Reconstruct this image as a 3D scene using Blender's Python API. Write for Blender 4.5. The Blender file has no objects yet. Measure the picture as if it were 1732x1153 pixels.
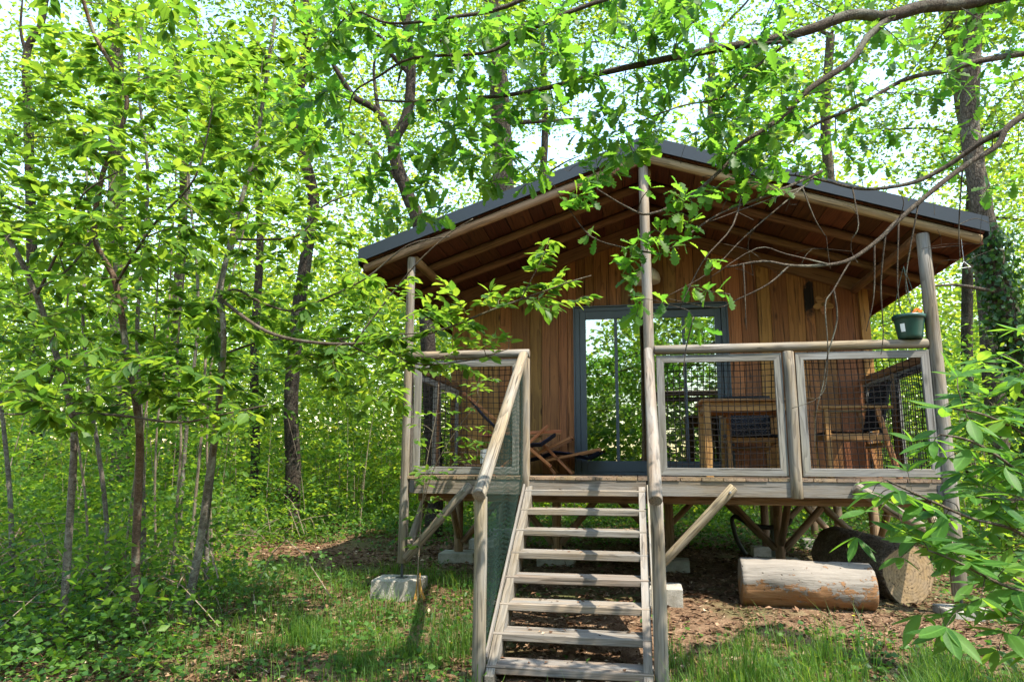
import bpy, math, random
import numpy as np
from mathutils import Matrix, Vector

random.seed(7)
RNG = np.random.default_rng(11)
sc = bpy.context.scene
COL = sc.collection

# ------------------------------------------------------------------ camera
F_PX, YAW, PITCH, ROLL = 1172.6, 0.1777, 0.1787, 0.0049
CAM = Vector((0.0842, -6.4655, 0.092))
cy, sy, cp, sp = math.cos(YAW), math.sin(YAW), math.cos(PITCH), math.sin(PITCH)
FW = Vector((-sy * cp, cy * cp, sp)); RT0 = Vector((cy, sy, 0)); UP0 = RT0.cross(FW)
RT = math.cos(ROLL) * RT0 + math.sin(ROLL) * UP0
UP = -math.sin(ROLL) * RT0 + math.cos(ROLL) * UP0
cam_data = bpy.data.cameras.new('camera')
cam_data.sensor_width = 36.0
cam_data.lens = F_PX / 1732.0 * 36.0
cam_data.clip_start = 0.05
cam_data.clip_end = 1000.0
cam = bpy.data.objects.new('camera', cam_data)
M = Matrix.Identity(4)
for i in range(3):
    M[i][0] = RT[i]; M[i][1] = UP[i]; M[i][2] = -FW[i]; M[i][3] = CAM[i]
cam.matrix_world = M
COL.objects.link(cam)
sc.camera = cam

# ------------------------------------------------------------------ sky, sun, exposure
SUN_DIR = Vector((0.58, -0.36, 1.15)).normalized()
world = bpy.data.worlds.new('World'); sc.world = world
world.use_nodes = True
wn = world.node_tree.nodes; wl = world.node_tree.links
wn.clear()
sky = wn.new('ShaderNodeTexSky'); sky.sky_type = 'NISHITA'; sky.sun_disc = False
sky.sun_elevation = math.asin(SUN_DIR.z)
sky.sun_rotation = math.atan2(SUN_DIR.x, SUN_DIR.y)
sky.air_density = 1.7; sky.dust_density = 0.6; sky.ozone_density = 1.0
bg = wn.new('ShaderNodeBackground'); bg.inputs['Strength'].default_value = 0.15
wo = wn.new('ShaderNodeOutputWorld')
wl.new(sky.outputs[0], bg.inputs[0]); wl.new(bg.outputs[0], wo.inputs[0])
sun_data = bpy.data.lights.new('sun', 'SUN')
sun_data.energy = 3.5; sun_data.angle = math.radians(0.6); sun_data.color = (1.0, 0.93, 0.80)
sun = bpy.data.objects.new('sun', sun_data)
sun.rotation_euler = SUN_DIR.to_track_quat('Z', 'Y').to_euler()
sun.location = (4, -8, 14)
COL.objects.link(sun)
vs = sc.view_settings
vs.view_transform = 'Standard'; vs.look = 'None'; vs.gamma = 1.0; vs.use_curve_mapping = False
vs.exposure = 1.93
sc.cycles.max_bounces = 8; sc.cycles.diffuse_bounces = 4; sc.cycles.transmission_bounces = 6
sc.cycles.transparent_max_bounces = 8; sc.cycles.caustics_reflective = False; sc.cycles.caustics_refractive = False
sc.cycles.use_denoising = True
try: sc.cycles.denoising_prefilter = 'ACCURATE'
except Exception: pass
sc.cycles.sample_clamp_indirect = 6.0

# ------------------------------------------------------------------ helpers
WM = {}

def at(px, py, d):
    """point at depth d (metres along the view axis) behind a photo pixel"""
    return CAM + d * (FW + RT * ((px - 866.0) / F_PX) - UP * ((py - 576.5) / F_PX))

def on_y(px, py, Y):
    r = FW + RT * ((px - 866.0) / F_PX) - UP * ((py - 576.5) / F_PX)
    return CAM + r * ((Y - CAM.y) / r.y)

_gy = np.array([-200, -30, -6.5, -3.0, -1.7, -0.6, 0.0, 2.0, 8.0, 20.0, 60.0, 200.0])
_gz = np.array([-2.5, -1.7, -1.5, -1.40, -1.30, -1.13, -1.08, -1.05, -0.97, -0.7, 0.3, 2.0])

def ground_z(x, y):
    x = np.asarray(x, float); y = np.asarray(y, float)
    z = np.interp(y, _gy, _gz)
    near = np.exp(-((x - 0.2) ** 2 + (y - 0.5) ** 2) / 18.0)
    z = z + (1 - 0.75 * near) * (0.045 * np.sin(1.7 * x + 0.6) * np.cos(1.3 * y + 1.1) + 0.03 * np.sin(3.1 * x + 2.0 * y))
    z = z + 0.02 * np.sin(5.3 * x - 1.1) * np.sin(4.7 * y + 0.4)
    return z

def ground_px(px, py):
    d = 3.0
    for k in range(400):
        p = at(px, py, d)
        if p.z <= float(ground_z(p.x, p.y)):
            return p
        d += 0.03
    return at(px, py, 8.0)

def depth_of(p):
    return (Vector(p) - CAM).dot(FW)

def link(o, parent=None, world_m=None):
    COL.objects.link(o)
    wm = world_m if world_m is not None else Matrix.Identity(4)
    if parent is not None:
        o.parent = parent
        o.matrix_parent_inverse = WM[parent.name].inverted()
    o.matrix_basis = wm
    WM[o.name] = wm
    return o

def tag(o, label=None, cat=None, group=None, kind=None):
    if label: o['label'] = label
    if cat: o['category'] = cat
    if group: o['group'] = group
    if kind: o['kind'] = kind
    return o

def empty(name, loc=(0, 0, 0), parent=None):
    o = bpy.data.objects.new(name, None)
    o.empty_display_size = 0.2
    return link(o, parent, Matrix.Translation(Vector(loc)))

class MB:
    """collects vertices and faces; build() links them as ONE mesh object"""
    def __init__(self):
        self.v = []; self.f = []
    def add(self, vs_, fs_):
        b = len(self.v)
        self.v.extend([tuple(v) for v in vs_])
        self.f.extend([tuple(i + b for i in f) for f in fs_])
        return self
    def box(self, x0, x1, y0, y1, z0, z1):
        v = [(x0, y0, z0), (x1, y0, z0), (x1, y1, z0), (x0, y1, z0), (x0, y0, z1), (x1, y0, z1), (x1, y1, z1), (x0, y1, z1)]
        return self.add(v, [(0, 3, 2, 1), (4, 5, 6, 7), (0, 1, 5, 4), (1, 2, 6, 5), (2, 3, 7, 6), (3, 0, 4, 7)])
    def tube(self, pts, rad, sides=6, cap=True, wob=0.0):
        pts = [Vector(p) for p in pts]
        n = len(pts)
        if not hasattr(rad, '__len__'): rad = [rad] * n
        ref = Vector((0.31, 0.83, 0.46))
        V = []; Fc = []
        for i, p in enumerate(pts):
            t = (pts[min(i + 1, n - 1)] - pts[max(i - 1, 0)])
            if t.length < 1e-9: t = Vector((0, 0, 1))
            t.normalize()
            a = ref - t * ref.dot(t)
            if a.length < 1e-4: a = Vector((1, 0, 0)) - t * t.x
            a.normalize(); ref = a
            b = t.cross(a)
            for k in range(sides):
                an = 2 * math.pi * k / sides
                r = rad[i] * (1 + (random.uniform(-wob, wob) if wob else 0))
                V.append(p + a * (math.cos(an) * r) + b * (math.sin(an) * r))
        for i in range(n - 1):
            for k in range(sides):
                k2 = (k + 1) % sides
                Fc.append((i * sides + k, i * sides + k2, (i + 1) * sides + k2, (i + 1) * sides + k))
        if cap:
            Fc.append(tuple(range(sides))[::-1]); Fc.append(tuple((n - 1) * sides + k for k in range(sides)))
        return self.add(V, Fc)
    def mesh(self, name, mat, smooth=False):
        me = bpy.data.meshes.new(name)
        me.from_pydata(self.v, [], self.f)
        if smooth: me.polygons.foreach_set('use_smooth', [True] * len(me.polygons))
        if mat: me.materials.append(mat)
        me.update()
        return me
    def build(self, name, mat, parent=None, smooth=False, wm=None):
        return link(bpy.data.objects.new(name, self.mesh(name, mat, smooth)), parent, wm)

def np_mesh(name, V, tris, mat, smooth=False):
    me = bpy.data.meshes.new(name)
    V = np.ascontiguousarray(V, dtype=np.float32); T = np.ascontiguousarray(tris, dtype=np.int32)
    me.vertices.add(len(V)); me.vertices.foreach_set('co', V.ravel())
    k = T.shape[1]
    me.loops.add(T.size); me.loops.foreach_set('vertex_index', T.ravel())
    me.polygons.add(len(T))
    me.polygons.foreach_set('loop_start', np.arange(0, T.size, k, dtype=np.int32))
    try:
        me.polygons.foreach_set('loop_total', np.full(len(T), k, dtype=np.int32))
    except Exception:
        pass
    if smooth: me.polygons.foreach_set('use_smooth', np.ones(len(T), dtype=bool))
    if mat: me.materials.append(mat)
    me.update(calc_edges=True)
    me.validate()
    return me

# ---- shaped timber: local X runs along the grain
_cache = {}

def frame_m(p0, p1, up=(0, 0, 1)):
    p0 = Vector(p0); p1 = Vector(p1)
    x = (p1 - p0); L = x.length; x.normalize()
    z = Vector(up); z = z - x * z.dot(x)
    if z.length < 1e-4: z = Vector((0, 1, 0)) - x * x.y
    z.normalize(); y = z.cross(x)
    m = Matrix.Identity(4)
    for i in range(3):
        m[i][0] = x[i]; m[i][1] = y[i]; m[i][2] = z[i]; m[i][3] = p0[i]
    return m, L

def beam_mesh(L, w, h, mat, c=0.004, miter0=0.0, miter1=0.0):
    key = ('b', round(L, 3), round(w, 4), round(h, 4), mat.name, c, miter0, miter1)
    if key in _cache: return _cache[key]
    hw, hh = w / 2, h / 2
    c = min(c, hw * 0.4, hh * 0.4)
    sec = [(-hw + c, -hh), (hw - c, -hh), (hw, -hh + c), (hw, hh - c), (hw - c, hh), (-hw + c, hh), (-hw, hh - c), (-hw, -hh + c)]
    V = []
    for (base, mt, sg) in ((0.0, miter0, 1), (L, miter1, -1)):
        for (y, z) in sec:
            V.append((base + sg * mt * (y + hw), y, z))
    Fc = [tuple(range(8)), tuple(range(15, 7, -1))]
    for k in range(8):
        k2 = (k + 1) % 8
        Fc.append((k, k + 8, k2 + 8, k2))
    b = MB().add(V, [f[::-1] for f in Fc])
    me = b.mesh('timber', mat)
    _cache[key] = me
    return me

def beam(name, p0, p1, w, h, mat, parent=None, up=(0, 0, 1), c=0.004, m0=0.0, m1=0.0):
    """sawn timber from p0 to p1, w across (local Y), h along up (local Z)"""
    m, L = frame_m(p0, p1, up)
    return link(bpy.data.objects.new(name, beam_mesh(L, w, h, mat, c, m0, m1)), parent, m)

def log_mesh(L, r0, r1, mat, sides=16, segs=7, wob=0.03, flat=0.0, chamfer=0.006):
    V = []; Fc = []
    xs = [0.0] + [chamfer + (L - 2 * chamfer) * k / segs for k in range(segs + 1)] + [L]
    ph = [random.uniform(0, 6.28) for _ in range(4)]
    for i, x in enumerate(xs):
        t = x / L
        r = r0 + (r1 - r0) * t
        if i in (0, len(xs) - 1): r -= chamfer
        oy = r * wob * 1.2 * math.sin(2.2 * t * 3 + ph[0]); oz = r * wob * 1.2 * math.sin(1.7 * t * 3 + ph[1])
        for k in range(sides):
            a = 2 * math.pi * k / sides
            rr = r * (1 + wob * (0.6 * math.sin(2 * a + ph[2] + t * 2) + 0.5 * math.sin(3 * a + ph[3] - t * 3)))
            y = math.cos(a) * rr
            if flat: y = max(y, -r * flat)
            V.append((x, y + oy, math.sin(a) * rr + oz))
    n = len(xs)
    for i in range(n - 1):
        for k in range(sides):
            k2 = (k + 1) % sides
            Fc.append((i * sides + k, (i + 1) * sides + k, (i + 1) * sides + k2, i * sides + k2))
    Fc.append(tuple(range(sides))); Fc.append(tuple((n - 1) * sides + k for k in range(sides))[::-1])
    return MB().add(V, [f[::-1] for f in Fc]).mesh('log', mat, True)

def log(name, p0, p1, r0, r1, mat, parent=None, up=(0, 0, 1), **kw):
    m, L = frame_m(p0, p1, up)
    me = log_mesh(L, r0, r1, mat, **kw)
    # flat shading on the end faces
    for p in list(me.polygons)[-2:]: p.use_smooth = False
    return link(bpy.data.objects.new(name, me), parent, m)

# ------------------------------------------------------------------ materials
def new_mat(name):
    m = bpy.data.materials.new(name); m.use_nodes = True
    nt = m.node_tree; nt.nodes.clear()
    return m, nt.nodes, nt.links

class N:
    def __init__(self, nodes, links): self.n = nodes; self.l = links
    def val(self, s, v):
        if hasattr(v, 'links'): self.l.new(v, s)
        elif v is not None: s.default_value = v
    def math(self, op, a, b=None, clamp=False):
        x = self.n.new('ShaderNodeMath'); x.operation = op; x.use_clamp = clamp
        self.val(x.inputs[0], a)
        if b is not None: self.val(x.inputs[1], b)
        return x.outputs[0]
    def vmath(self, op, a, b=None):
        x = self.n.new('ShaderNodeVectorMath'); x.operation = op
        self.val(x.inputs[0], a)
        if b is not None: self.val(x.inputs[1], b)
        return x.outputs['Value'] if op in ('LENGTH', 'DOT_PRODUCT') else x.outputs[0]
    def noise(self, vec, scale, detail=4, rough=0.55, dist=0.0):
        x = self.n.new('ShaderNodeTexNoise'); self.val(x.inputs['Vector'], vec)
        x.inputs['Scale'].default_value = scale; x.inputs['Detail'].default_value = detail
        x.inputs['Roughness'].default_value = rough; x.inputs['Distortion'].default_value = dist
        return x.outputs[0]
    def voro(self, vec, scale, feature='F1'):
        x = self.n.new('ShaderNodeTexVoronoi'); x.feature = feature; self.val(x.inputs['Vector'], vec)
        x.inputs['Scale'].default_value = scale
        return x.outputs['Distance']
    def ramp(self, fac, stops, interp='LINEAR'):
        x = self.n.new('ShaderNodeValToRGB'); self.val(x.inputs[0], fac); cr = x.color_ramp; cr.interpolation = interp
        while len(cr.elements) < len(stops): cr.elements.new(0.5)
        for e, (p, c) in zip(cr.elements, stops):
            e.position = p; e.color = (*c, 1) if len(c) == 3 else c
        return x.outputs[0]
    def mix(self, fac, a, b, blend='MIX'):
        x = self.n.new('ShaderNodeMix'); x.data_type = 'RGBA'; x.blend_type = blend
        self.val(x.inputs[0], fac)
        for s, v in ((x.inputs[6], a), (x.inputs[7], b)):
            if isinstance(v, tuple) and len(v) == 3: v = (*v, 1)
            self.val(s, v)
        return x.outputs[2]
    def comb(self, x_, y_, z_):
        x = self.n.new('ShaderNodeCombineXYZ')
        for s, v in zip(x.inputs, (x_, y_, z_)): self.val(s, v)
        return x.outputs[0]
    def coord(self, which='Object'):
        return self.n.new('ShaderNodeTexCoord').outputs[which]
    def rnd(self): return self.n.new('ShaderNodeObjectInfo').outputs['Random']
    def island(self): return self.n.new('ShaderNodeNewGeometry').outputs['Random Per Island']
    def pos(self): return self.n.new('ShaderNodeNewGeometry').outputs['Position']
    def bump(self, h, strength=0.3, dist=0.01):
        x = self.n.new('ShaderNodeBump'); self.val(x.inputs['Height'], h)
        x.inputs['Strength'].default_value = strength; x.inputs['Distance'].default_value = dist
        return x.outputs[0]
    def principled(self, color, rough=0.6, normal=None, spec=0.4, metal=0.0):
        x = self.n.new('ShaderNodeBsdfPrincipled')
        if isinstance(color, tuple): color = (*color, 1)
        self.val(x.inputs['Base Color'], color); self.val(x.inputs['Roughness'], rough)
        x.inputs['Metallic'].default_value = metal
        x.inputs['Specular IOR Level'].default_value = spec
        if normal is not None: self.l.new(normal, x.inputs['Normal'])
        return x.outputs[0]
    def out(self, sh):
        o = self.n.new('ShaderNodeOutputMaterial'); self.l.new(sh, o.inputs[0])

def wood(name, light, dark, grey=None, grey_amt=0.0, center=0.0, rings=90.0, rough=0.75, var=0.25, knots=0.6, stain=None, fibre=0.35, streaks=1.7):
    """timber whose grain follows local X: growth rings, fibres, knots, weathering"""
    m, nodes, links = new_mat(name); k = N(nodes, links)
    r = k.rnd()
    co = k.coord('Object')
    r2 = k.math('FRACT', k.math('MULTIPLY', r, 7.31)); r3 = k.math('FRACT', k.math('MULTIPLY', r, 17.7))
    off = k.comb(k.math('MULTIPLY', r, 41.0), k.math('MULTIPLY', k.math('SUBTRACT', r2, 0.5), 0.22 * center),
                 k.math('MULTIPLY', k.math('ADD', r3, 0.25), 0.16 * center))
    v = k.vmath('ADD', co, off)
    slow = k.vmath('MULTIPLY', v, (1.1, 5.0, 5.0))
    wob = k.n.new('ShaderNodeTexNoise'); links.new(slow, wob.inputs['Vector']); wob.inputs['Scale'].default_value = 1.6; wob.inputs['Detail'].default_value = 2.5
    w = k.vmath('MULTIPLY', k.vmath('SUBTRACT', wob.outputs['Color'], (0.5, 0.5, 0.5)), (0.0, 0.075, 0.075))
    yz = k.vmath('MULTIPLY', k.vmath('ADD', v, w), (0.0, 1.0, 1.0))
    rad = k.vmath('LENGTH', yz)
    ring = k.math('FRACT', k.math('MULTIPLY', rad, rings))
    ring = k.math('POWER', ring, 2.2)
    fib = k.noise(k.vmath('MULTIPLY', v, (5.0, 150.0, 150.0)), 1.0, 4, 0.6)
    streak = k.noise(k.vmath('MULTIPLY', v, (0.9, 30.0, 30.0)), 1.0, 5, 0.62)
    f = k.math('ADD', k.math('MULTIPLY', ring, 0.55), k.math('MULTIPLY', k.math('SUBTRACT', fib, 0.42), fibre * 3))
    f = k.math('ADD', f, k.math('MULTIPLY', k.math('SUBTRACT', streak, 0.45), streaks), clamp=True)
    col = k.mix(f, light, dark)
    hsv = k.n.new('ShaderNodeHueSaturation')
    links.new(col, hsv.inputs['Color'])
    links.new(k.math('ADD', 1.0 - var, k.math('MULTIPLY', r2, 2 * var)), hsv.inputs['Value'])
    links.new(k.math('ADD', 0.485, k.math('MULTIPLY', r3, 0.03)), hsv.inputs['Hue'])
    col = hsv.outputs[0]
    if grey:
        g = k.noise(k.vmath('MULTIPLY', v, (1.5, 9.0, 9.0)), 1.0, 5, 0.62)
        g = k.ramp(g, [(0.36, (0, 0, 0)), (0.66, (1, 1, 1))])
        gcol = k.mix(k.math('MULTIPLY', f, 0.9), grey, tuple(c * 0.42 for c in grey))
        col = k.mix(k.math('MULTIPLY', g, grey_amt), col, gcol)
    if knots:
        kn = k.voro(k.vmath('MULTIPLY', v, (2.6, 7.0, 7.0)), 1.0)
        kn = k.ramp(kn, [(0.05, (1, 1, 1)), (0.17, (0, 0, 0))])
        col = k.mix(k.math('MULTIPLY', kn, knots), col, tuple(c * 0.35 for c in dark))
    if stain:
        sx, sz, sr = stain
        d = k.vmath('LENGTH', k.vmath('MULTIPLY', k.vmath('SUBTRACT', co, (sx, sz, 0)), (0.32, 1.0, 0.0)))
        d = k.math('ADD', d, k.math('MULTIPLY', k.math('SUBTRACT', k.noise(co, 14, 3), 0.5), 0.13))
        s = k.ramp(d, [(sr * 0.6, (1, 1, 1)), (sr, (0, 0, 0))])
        col = k.mix(s, col, (0.012, 0.008, 0.006))
    crack = k.noise(k.vmath('MULTIPLY', v, (1.6, 48.0, 48.0)), 1.0, 3, 0.55)
    crack = k.ramp(crack, [(0.33, (0, 0, 0)), (0.41, (1, 1, 1))])
    col = k.mix(k.math('MULTIPLY', k.math('SUBTRACT', 1.0, crack), 0.75), col, tuple(c * 0.3 for c in dark))
    h = k.math('ADD', k.math('MULTIPLY', f, -0.5), crack)
    b = k.bump(h, 0.45, 0.004)
    k.out(k.principled(col, rough, b, 0.25))
    return m

M_LOG = wood('weathered_log', (0.265, 0.198, 0.122), (0.072, 0.050, 0.031), (0.215, 0.20, 0.178), 0.9, center=0.12, rings=60)
M_TIMBER = wood('weathered_timber', (0.225, 0.178, 0.124), (0.066, 0.050, 0.035), (0.21, 0.20, 0.184), 0.95, center=1.0, rings=75)
M_GREYFRAME = wood('grey_frame_timber', (0.21, 0.19, 0.155), (0.08, 0.071, 0.058), (0.215, 0.21, 0.20), 0.95, center=1.0, rings=70)
M_DECK = wood('deck_plank_timber', (0.27, 0.18, 0.10), (0.12, 0.075, 0.04), (0.22, 0.19, 0.155), 0.5, center=1.0, rings=75)
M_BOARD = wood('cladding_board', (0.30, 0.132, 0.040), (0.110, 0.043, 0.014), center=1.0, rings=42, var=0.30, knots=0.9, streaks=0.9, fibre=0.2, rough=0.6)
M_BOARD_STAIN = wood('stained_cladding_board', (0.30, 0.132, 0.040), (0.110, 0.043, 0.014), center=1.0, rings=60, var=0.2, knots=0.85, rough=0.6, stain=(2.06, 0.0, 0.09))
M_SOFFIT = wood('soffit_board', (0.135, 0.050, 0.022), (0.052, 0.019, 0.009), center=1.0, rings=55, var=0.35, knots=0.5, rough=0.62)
M_RAFTER = wood('rafter_log', (0.205, 0.108, 0.050), (0.09, 0.046, 0.021), center=0.1, rings=55, var=0.15, knots=0.4)
M_FRONTLOG = wood('front_rafter_log', (0.33, 0.205, 0.105), (0.14, 0.082, 0.04), (0.25, 0.21, 0.165), 0.4, center=0.1, rings=55, var=0.1)
M_UNDER = wood('understructure_log', (0.24, 0.15, 0.085), (0.11, 0.065, 0.035), (0.2, 0.17, 0.14), 0.4, center=0.15, rings=60)
M_TEAK = wood('oiled_teak', (0.40, 0.21, 0.080), (0.19, 0.09, 0.034), center=1.0, rings=80, var=0.12, knots=0.1, rough=0.45)
M_CAMP = wood('camp_chair_wood', (0.34, 0.15, 0.055), (0.17, 0.068, 0.026), center=1.0, rings=80, var=0.1, knots=0.0, rough=0.45)
M_LOGCUT = wood('sawn_stump', (0.33, 0.215, 0.115), (0.14, 0.085, 0.043), (0.26, 0.20, 0.145), 0.5, center=0.05, rings=36, knots=0.2)

def simple(name, color, rough=0.5, metal=0.0, spec=0.5, vary=0.15, scale=8.0, bump=0.1):
    m, nodes, links = new_mat(name); k = N(nodes, links)
    co = k.coord('Object')
    n = k.noise(co, scale, 5, 0.6)
    col = k.mix(k.math('MULTIPLY', k.math('SUBTRACT', n, 0.3), vary * 3, clamp=True), color, tuple(c * 0.55 for c in color))
    rr = k.math('ADD', rough - 0.08, k.math('MULTIPLY', n, 0.16))
    k.out(k.principled(col, rr, k.bump(k.noise(co, scale * 9, 3), bump, 0.003), spec, metal))
    return m

M_ROOF = simple('grey_roof_metal', (0.022, 0.029, 0.037), 0.5, 0.0, 0.25, 0.12, 3.0, 0.04)
M_DOORFRAME = simple('anthracite_door_paint', (0.042, 0.055, 0.067), 0.42, 0.0, 0.5, 0.1, 4.0, 0.03)
M_NET = simple('black_netting', (0.007, 0.006, 0.006), 0.7, 0.0, 0.1)
M_GREENNET = simple('dark_green_wire', (0.022, 0.050, 0.040), 0.5, 0.0, 0.4)
M_STEEL = simple('galvanised_steel', (0.26, 0.26, 0.26), 0.45, 0.8, 0.5)
M_BRACKET = simple('dark_bracket_steel', (0.05, 0.055, 0.06), 0.5, 0.6, 0.5)
M_NAVY = simple('navy_canvas', (0.018, 0.026, 0.060), 0.85, 0.0, 0.2, 0.2, 60, 0.4)
M_POT = simple('green_plastic_pot', (0.006, 0.042, 0.030), 0.38, 0.0, 0.5, 0.1)
M_WHITE = simple('white_plastic', (0.78, 0.78, 0.76), 0.45, 0.0, 0.5, 0.05)
M_ENAMEL = simple('cream_lampshade', (0.72, 0.69, 0.60), 0.4, 0.0, 0.5, 0.06)
M_PVC = simple('beige_drainpipe', (0.50, 0.45, 0.36), 0.5, 0.0, 0.4, 0.1)
M_GREYPVC = simple('grey_pipe_collar', (0.16, 0.18, 0.19), 0.5, 0.0, 0.4, 0.1)
M_HOSE = simple('black_hose', (0.016, 0.016, 0.016), 0.45, 0.0, 0.5, 0.1)
M_ORANGE = simple('orange_petal', (0.85, 0.20, 0.03), 0.6, 0.0, 0.3, 0.1)
M_YELLOW = simple('yellow_petal', (0.85, 0.62, 0.03), 0.6, 0.0, 0.3, 0.1)
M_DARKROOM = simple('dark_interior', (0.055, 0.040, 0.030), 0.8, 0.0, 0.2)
M_DRYSTEM = simple('orange_dry_stem', (0.55, 0.28, 0.07), 0.8, 0.0, 0.2, 0.2, 20)

def concrete():
    m, nodes, links = new_mat('rough_concrete'); k = N(nodes, links)
    co = k.coord('Object')
    n = k.noise(co, 7, 6, 0.65); f = k.noise(co, 120, 4, 0.7)
    col = k.ramp(n, [(0.3, (0.25, 0.225, 0.185)), (0.55, (0.38, 0.35, 0.30)), (0.75, (0.46, 0.43, 0.38))])
    col = k.mix(k.ramp(f, [(0.5, (0, 0, 0)), (0.72, (0.5, 0.5, 0.5))]), col, (0.2, 0.18, 0.15))
    ms = k.ramp(k.noise(k.pos(), 5.5, 6, 0.7), [(0.50, (0, 0, 0)), (0.66, (1, 1, 1))])
    col = k.mix(k.math('MULTIPLY', ms, 0.35), col, (0.13, 0.125, 0.08))
    k.out(k.principled(col, 0.92, k.bump(k.math('ADD', n, f), 0.9, 0.014), 0.15))
    return m
M_CONC = concrete()

def wicker():
    m, nodes, links = new_mat('black_wicker'); k = N(nodes, links)
    k.out(k.principled((0.008, 0.008, 0.011), 0.55, None, 0.3))
    return m
M_WICKER = wicker()

def glass():
    m, nodes, links = new_mat('reflective_glazing'); k = N(nodes, links)
    g = nodes.new('ShaderNodeBsdfGlossy'); g.inputs['Roughness'].default_value = 0.004
    g.inputs['Color'].default_value = (0.93, 0.97, 0.95, 1)
    wv = k.bump(k.noise(k.coord('Object'), 1.6, 1), 0.02, 0.05); links.new(wv, g.inputs['Normal'])
    t = nodes.new('ShaderNodeBsdfTransparent'); t.inputs['Color'].default_value = (0.75, 0.82, 0.8, 1)
    mx = nodes.new('ShaderNodeMixShader')
    lw = nodes.new('ShaderNodeLayerWeight'); lw.inputs[0].default_value = 0.35
    links.new(k.math('ADD', 0.31, k.math('MULTIPLY', lw.outputs['Fresnel'], 0.4), clamp=True), mx.inputs[0])
    links.new(t.outputs[0], mx.inputs[1]); links.new(g.outputs[0], mx.inputs[2])
    k.out(mx.outputs[0])
    return m
M_GLASS = glass()

def leaf_mat(name, ca, cb, ta, tb, trans=0.5, rough=0.46, spec=0.25, use_obj=False):
    m, nodes, links = new_mat(name); k = N(nodes, links)
    r = k.rnd() if use_obj else k.island()
    dk = tuple(c * f for c, f in zip(ca, (0.55, 0.62, 0.75))); tdk = tuple(c * f for c, f in zip(ta, (0.55, 0.66, 0.9)))
    col = k.ramp(r, [(0.0, dk), (0.3, ca), (0.85, cb), (1.0, tuple(c * f for c, f in zip(cb, (1.3, 1.1, 1.0))))])
    tcol = k.ramp(r, [(0.0, tdk), (0.3, ta), (0.85, tb), (1.0, tuple(c * f for c, f in zip(tb, (1.25, 1.05, 1.0))))])
    if use_obj:
        sep = nodes.new('ShaderNodeSeparateXYZ'); links.new(k.coord('Object'), sep.inputs[0])
        ay = k.math('ABSOLUTE', sep.outputs['Y'])
        mid = k.ramp(ay, [(0.006, (1, 1, 1)), (0.02, (0, 0, 0))])
        sv = k.math('ABSOLUTE', k.math('SUBTRACT', k.math('FRACT', k.math('MULTIPLY', k.math('SUBTRACT', sep.outputs['X'], k.math('MULTIPLY', ay, 0.8)), 9.0)), 0.5))
        sv = k.ramp(sv, [(0.02, (1, 1, 1)), (0.10, (0, 0, 0))])
        vein = k.math('ADD', mid, k.math('MULTIPLY', sv, 0.45), clamp=True)
        col = k.mix(k.math('MULTIPLY', vein, 0.55), col, tuple(min(1, c * 2.2) for c in cb))
        tcol = k.mix(k.math('MULTIPLY', vein, 0.5), tcol, tuple(c * 0.55 for c in ta))
        bl = k.ramp(k.noise(k.vmath('ADD', k.coord('Object'), k.comb(k.math('MULTIPLY', r, 31.0), 0.0, 0.0)), 4.5, 4, 0.6), [(0.66, (0, 0, 0)), (0.74, (1, 1, 1))])
        col = k.mix(k.math('MULTIPLY', bl, 0.5), col, (0.14, 0.10, 0.03)); tcol = k.mix(k.math('MULTIPLY', bl, 0.5), tcol, (0.22, 0.16, 0.03))
    patch = k.noise(k.pos(), 1.1, 2)
    col = k.mix(k.math('MULTIPLY', patch, 0.5), col, tuple(c * 0.7 for c in ca))
    p = k.principled(col, rough, None, spec)
    t = nodes.new('ShaderNodeBsdfTranslucent'); links.new(tcol, t.inputs['Color'])
    mx = nodes.new('ShaderNodeMixShader'); mx.inputs[0].default_value = trans
    links.new(p, mx.inputs[1]); links.new(t.outputs[0], mx.inputs[2])
    k.out(mx.outputs[0])
    return m

SAP = ((0.052, 0.120, 0.018), (0.098, 0.185, 0.023), (0.18, 0.35, 0.025), (0.33, 0.49, 0.034))
OAKC = ((0.045, 0.118, 0.018), (0.080, 0.165, 0.022), (0.13, 0.33, 0.024), (0.23, 0.43, 0.03))
M_LEAF = leaf_mat('sapling_leaf', *SAP)
M_LEAF1 = leaf_mat('sapling_single_leaf', *SAP, use_obj=True)
M_OAK = leaf_mat('oak_leaf', *OAKC, trans=0.6)
M_OAK1 = leaf_mat('oak_single_leaf', *OAKC, trans=0.6, use_obj=True)
M_CHEST1 = leaf_mat('chestnut_leaf', (0.050, 0.140, 0.024), (0.085, 0.19, 0.030), (0.16, 0.36, 0.028), (0.29, 0.48, 0.034), rough=0.5, spec=0.22, use_obj=True)
M_FAR = leaf_mat('woodland_leaf', (0.070, 0.150, 0.022), (0.120, 0.215, 0.026), (0.31, 0.45, 0.024), (0.52, 0.60, 0.04), trans=0.55)
M_CROWN = leaf_mat('crown_leaf', (0.038, 0.100, 0.018), (0.080, 0.165, 0.022), (0.20, 0.36, 0.022), (0.38, 0.50, 0.03), trans=0.55)
M_UNDERG = leaf_mat('undergrowth_leaf', (0.045, 0.120, 0.020), (0.095, 0.195, 0.026), (0.20, 0.37, 0.025), (0.38, 0.52, 0.034), trans=0.55)
M_COVER = leaf_mat('ground_cover_leaf', (0.040, 0.105, 0.020), (0.085, 0.175, 0.028), (0.11, 0.27, 0.02), (0.22, 0.40, 0.03), trans=0.4)
M_GRASS = leaf_mat('grass_blade', (0.045, 0.110, 0.016), (0.110, 0.200, 0.030), (0.15, 0.33, 0.022), (0.32, 0.48, 0.045), trans=0.4)
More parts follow.
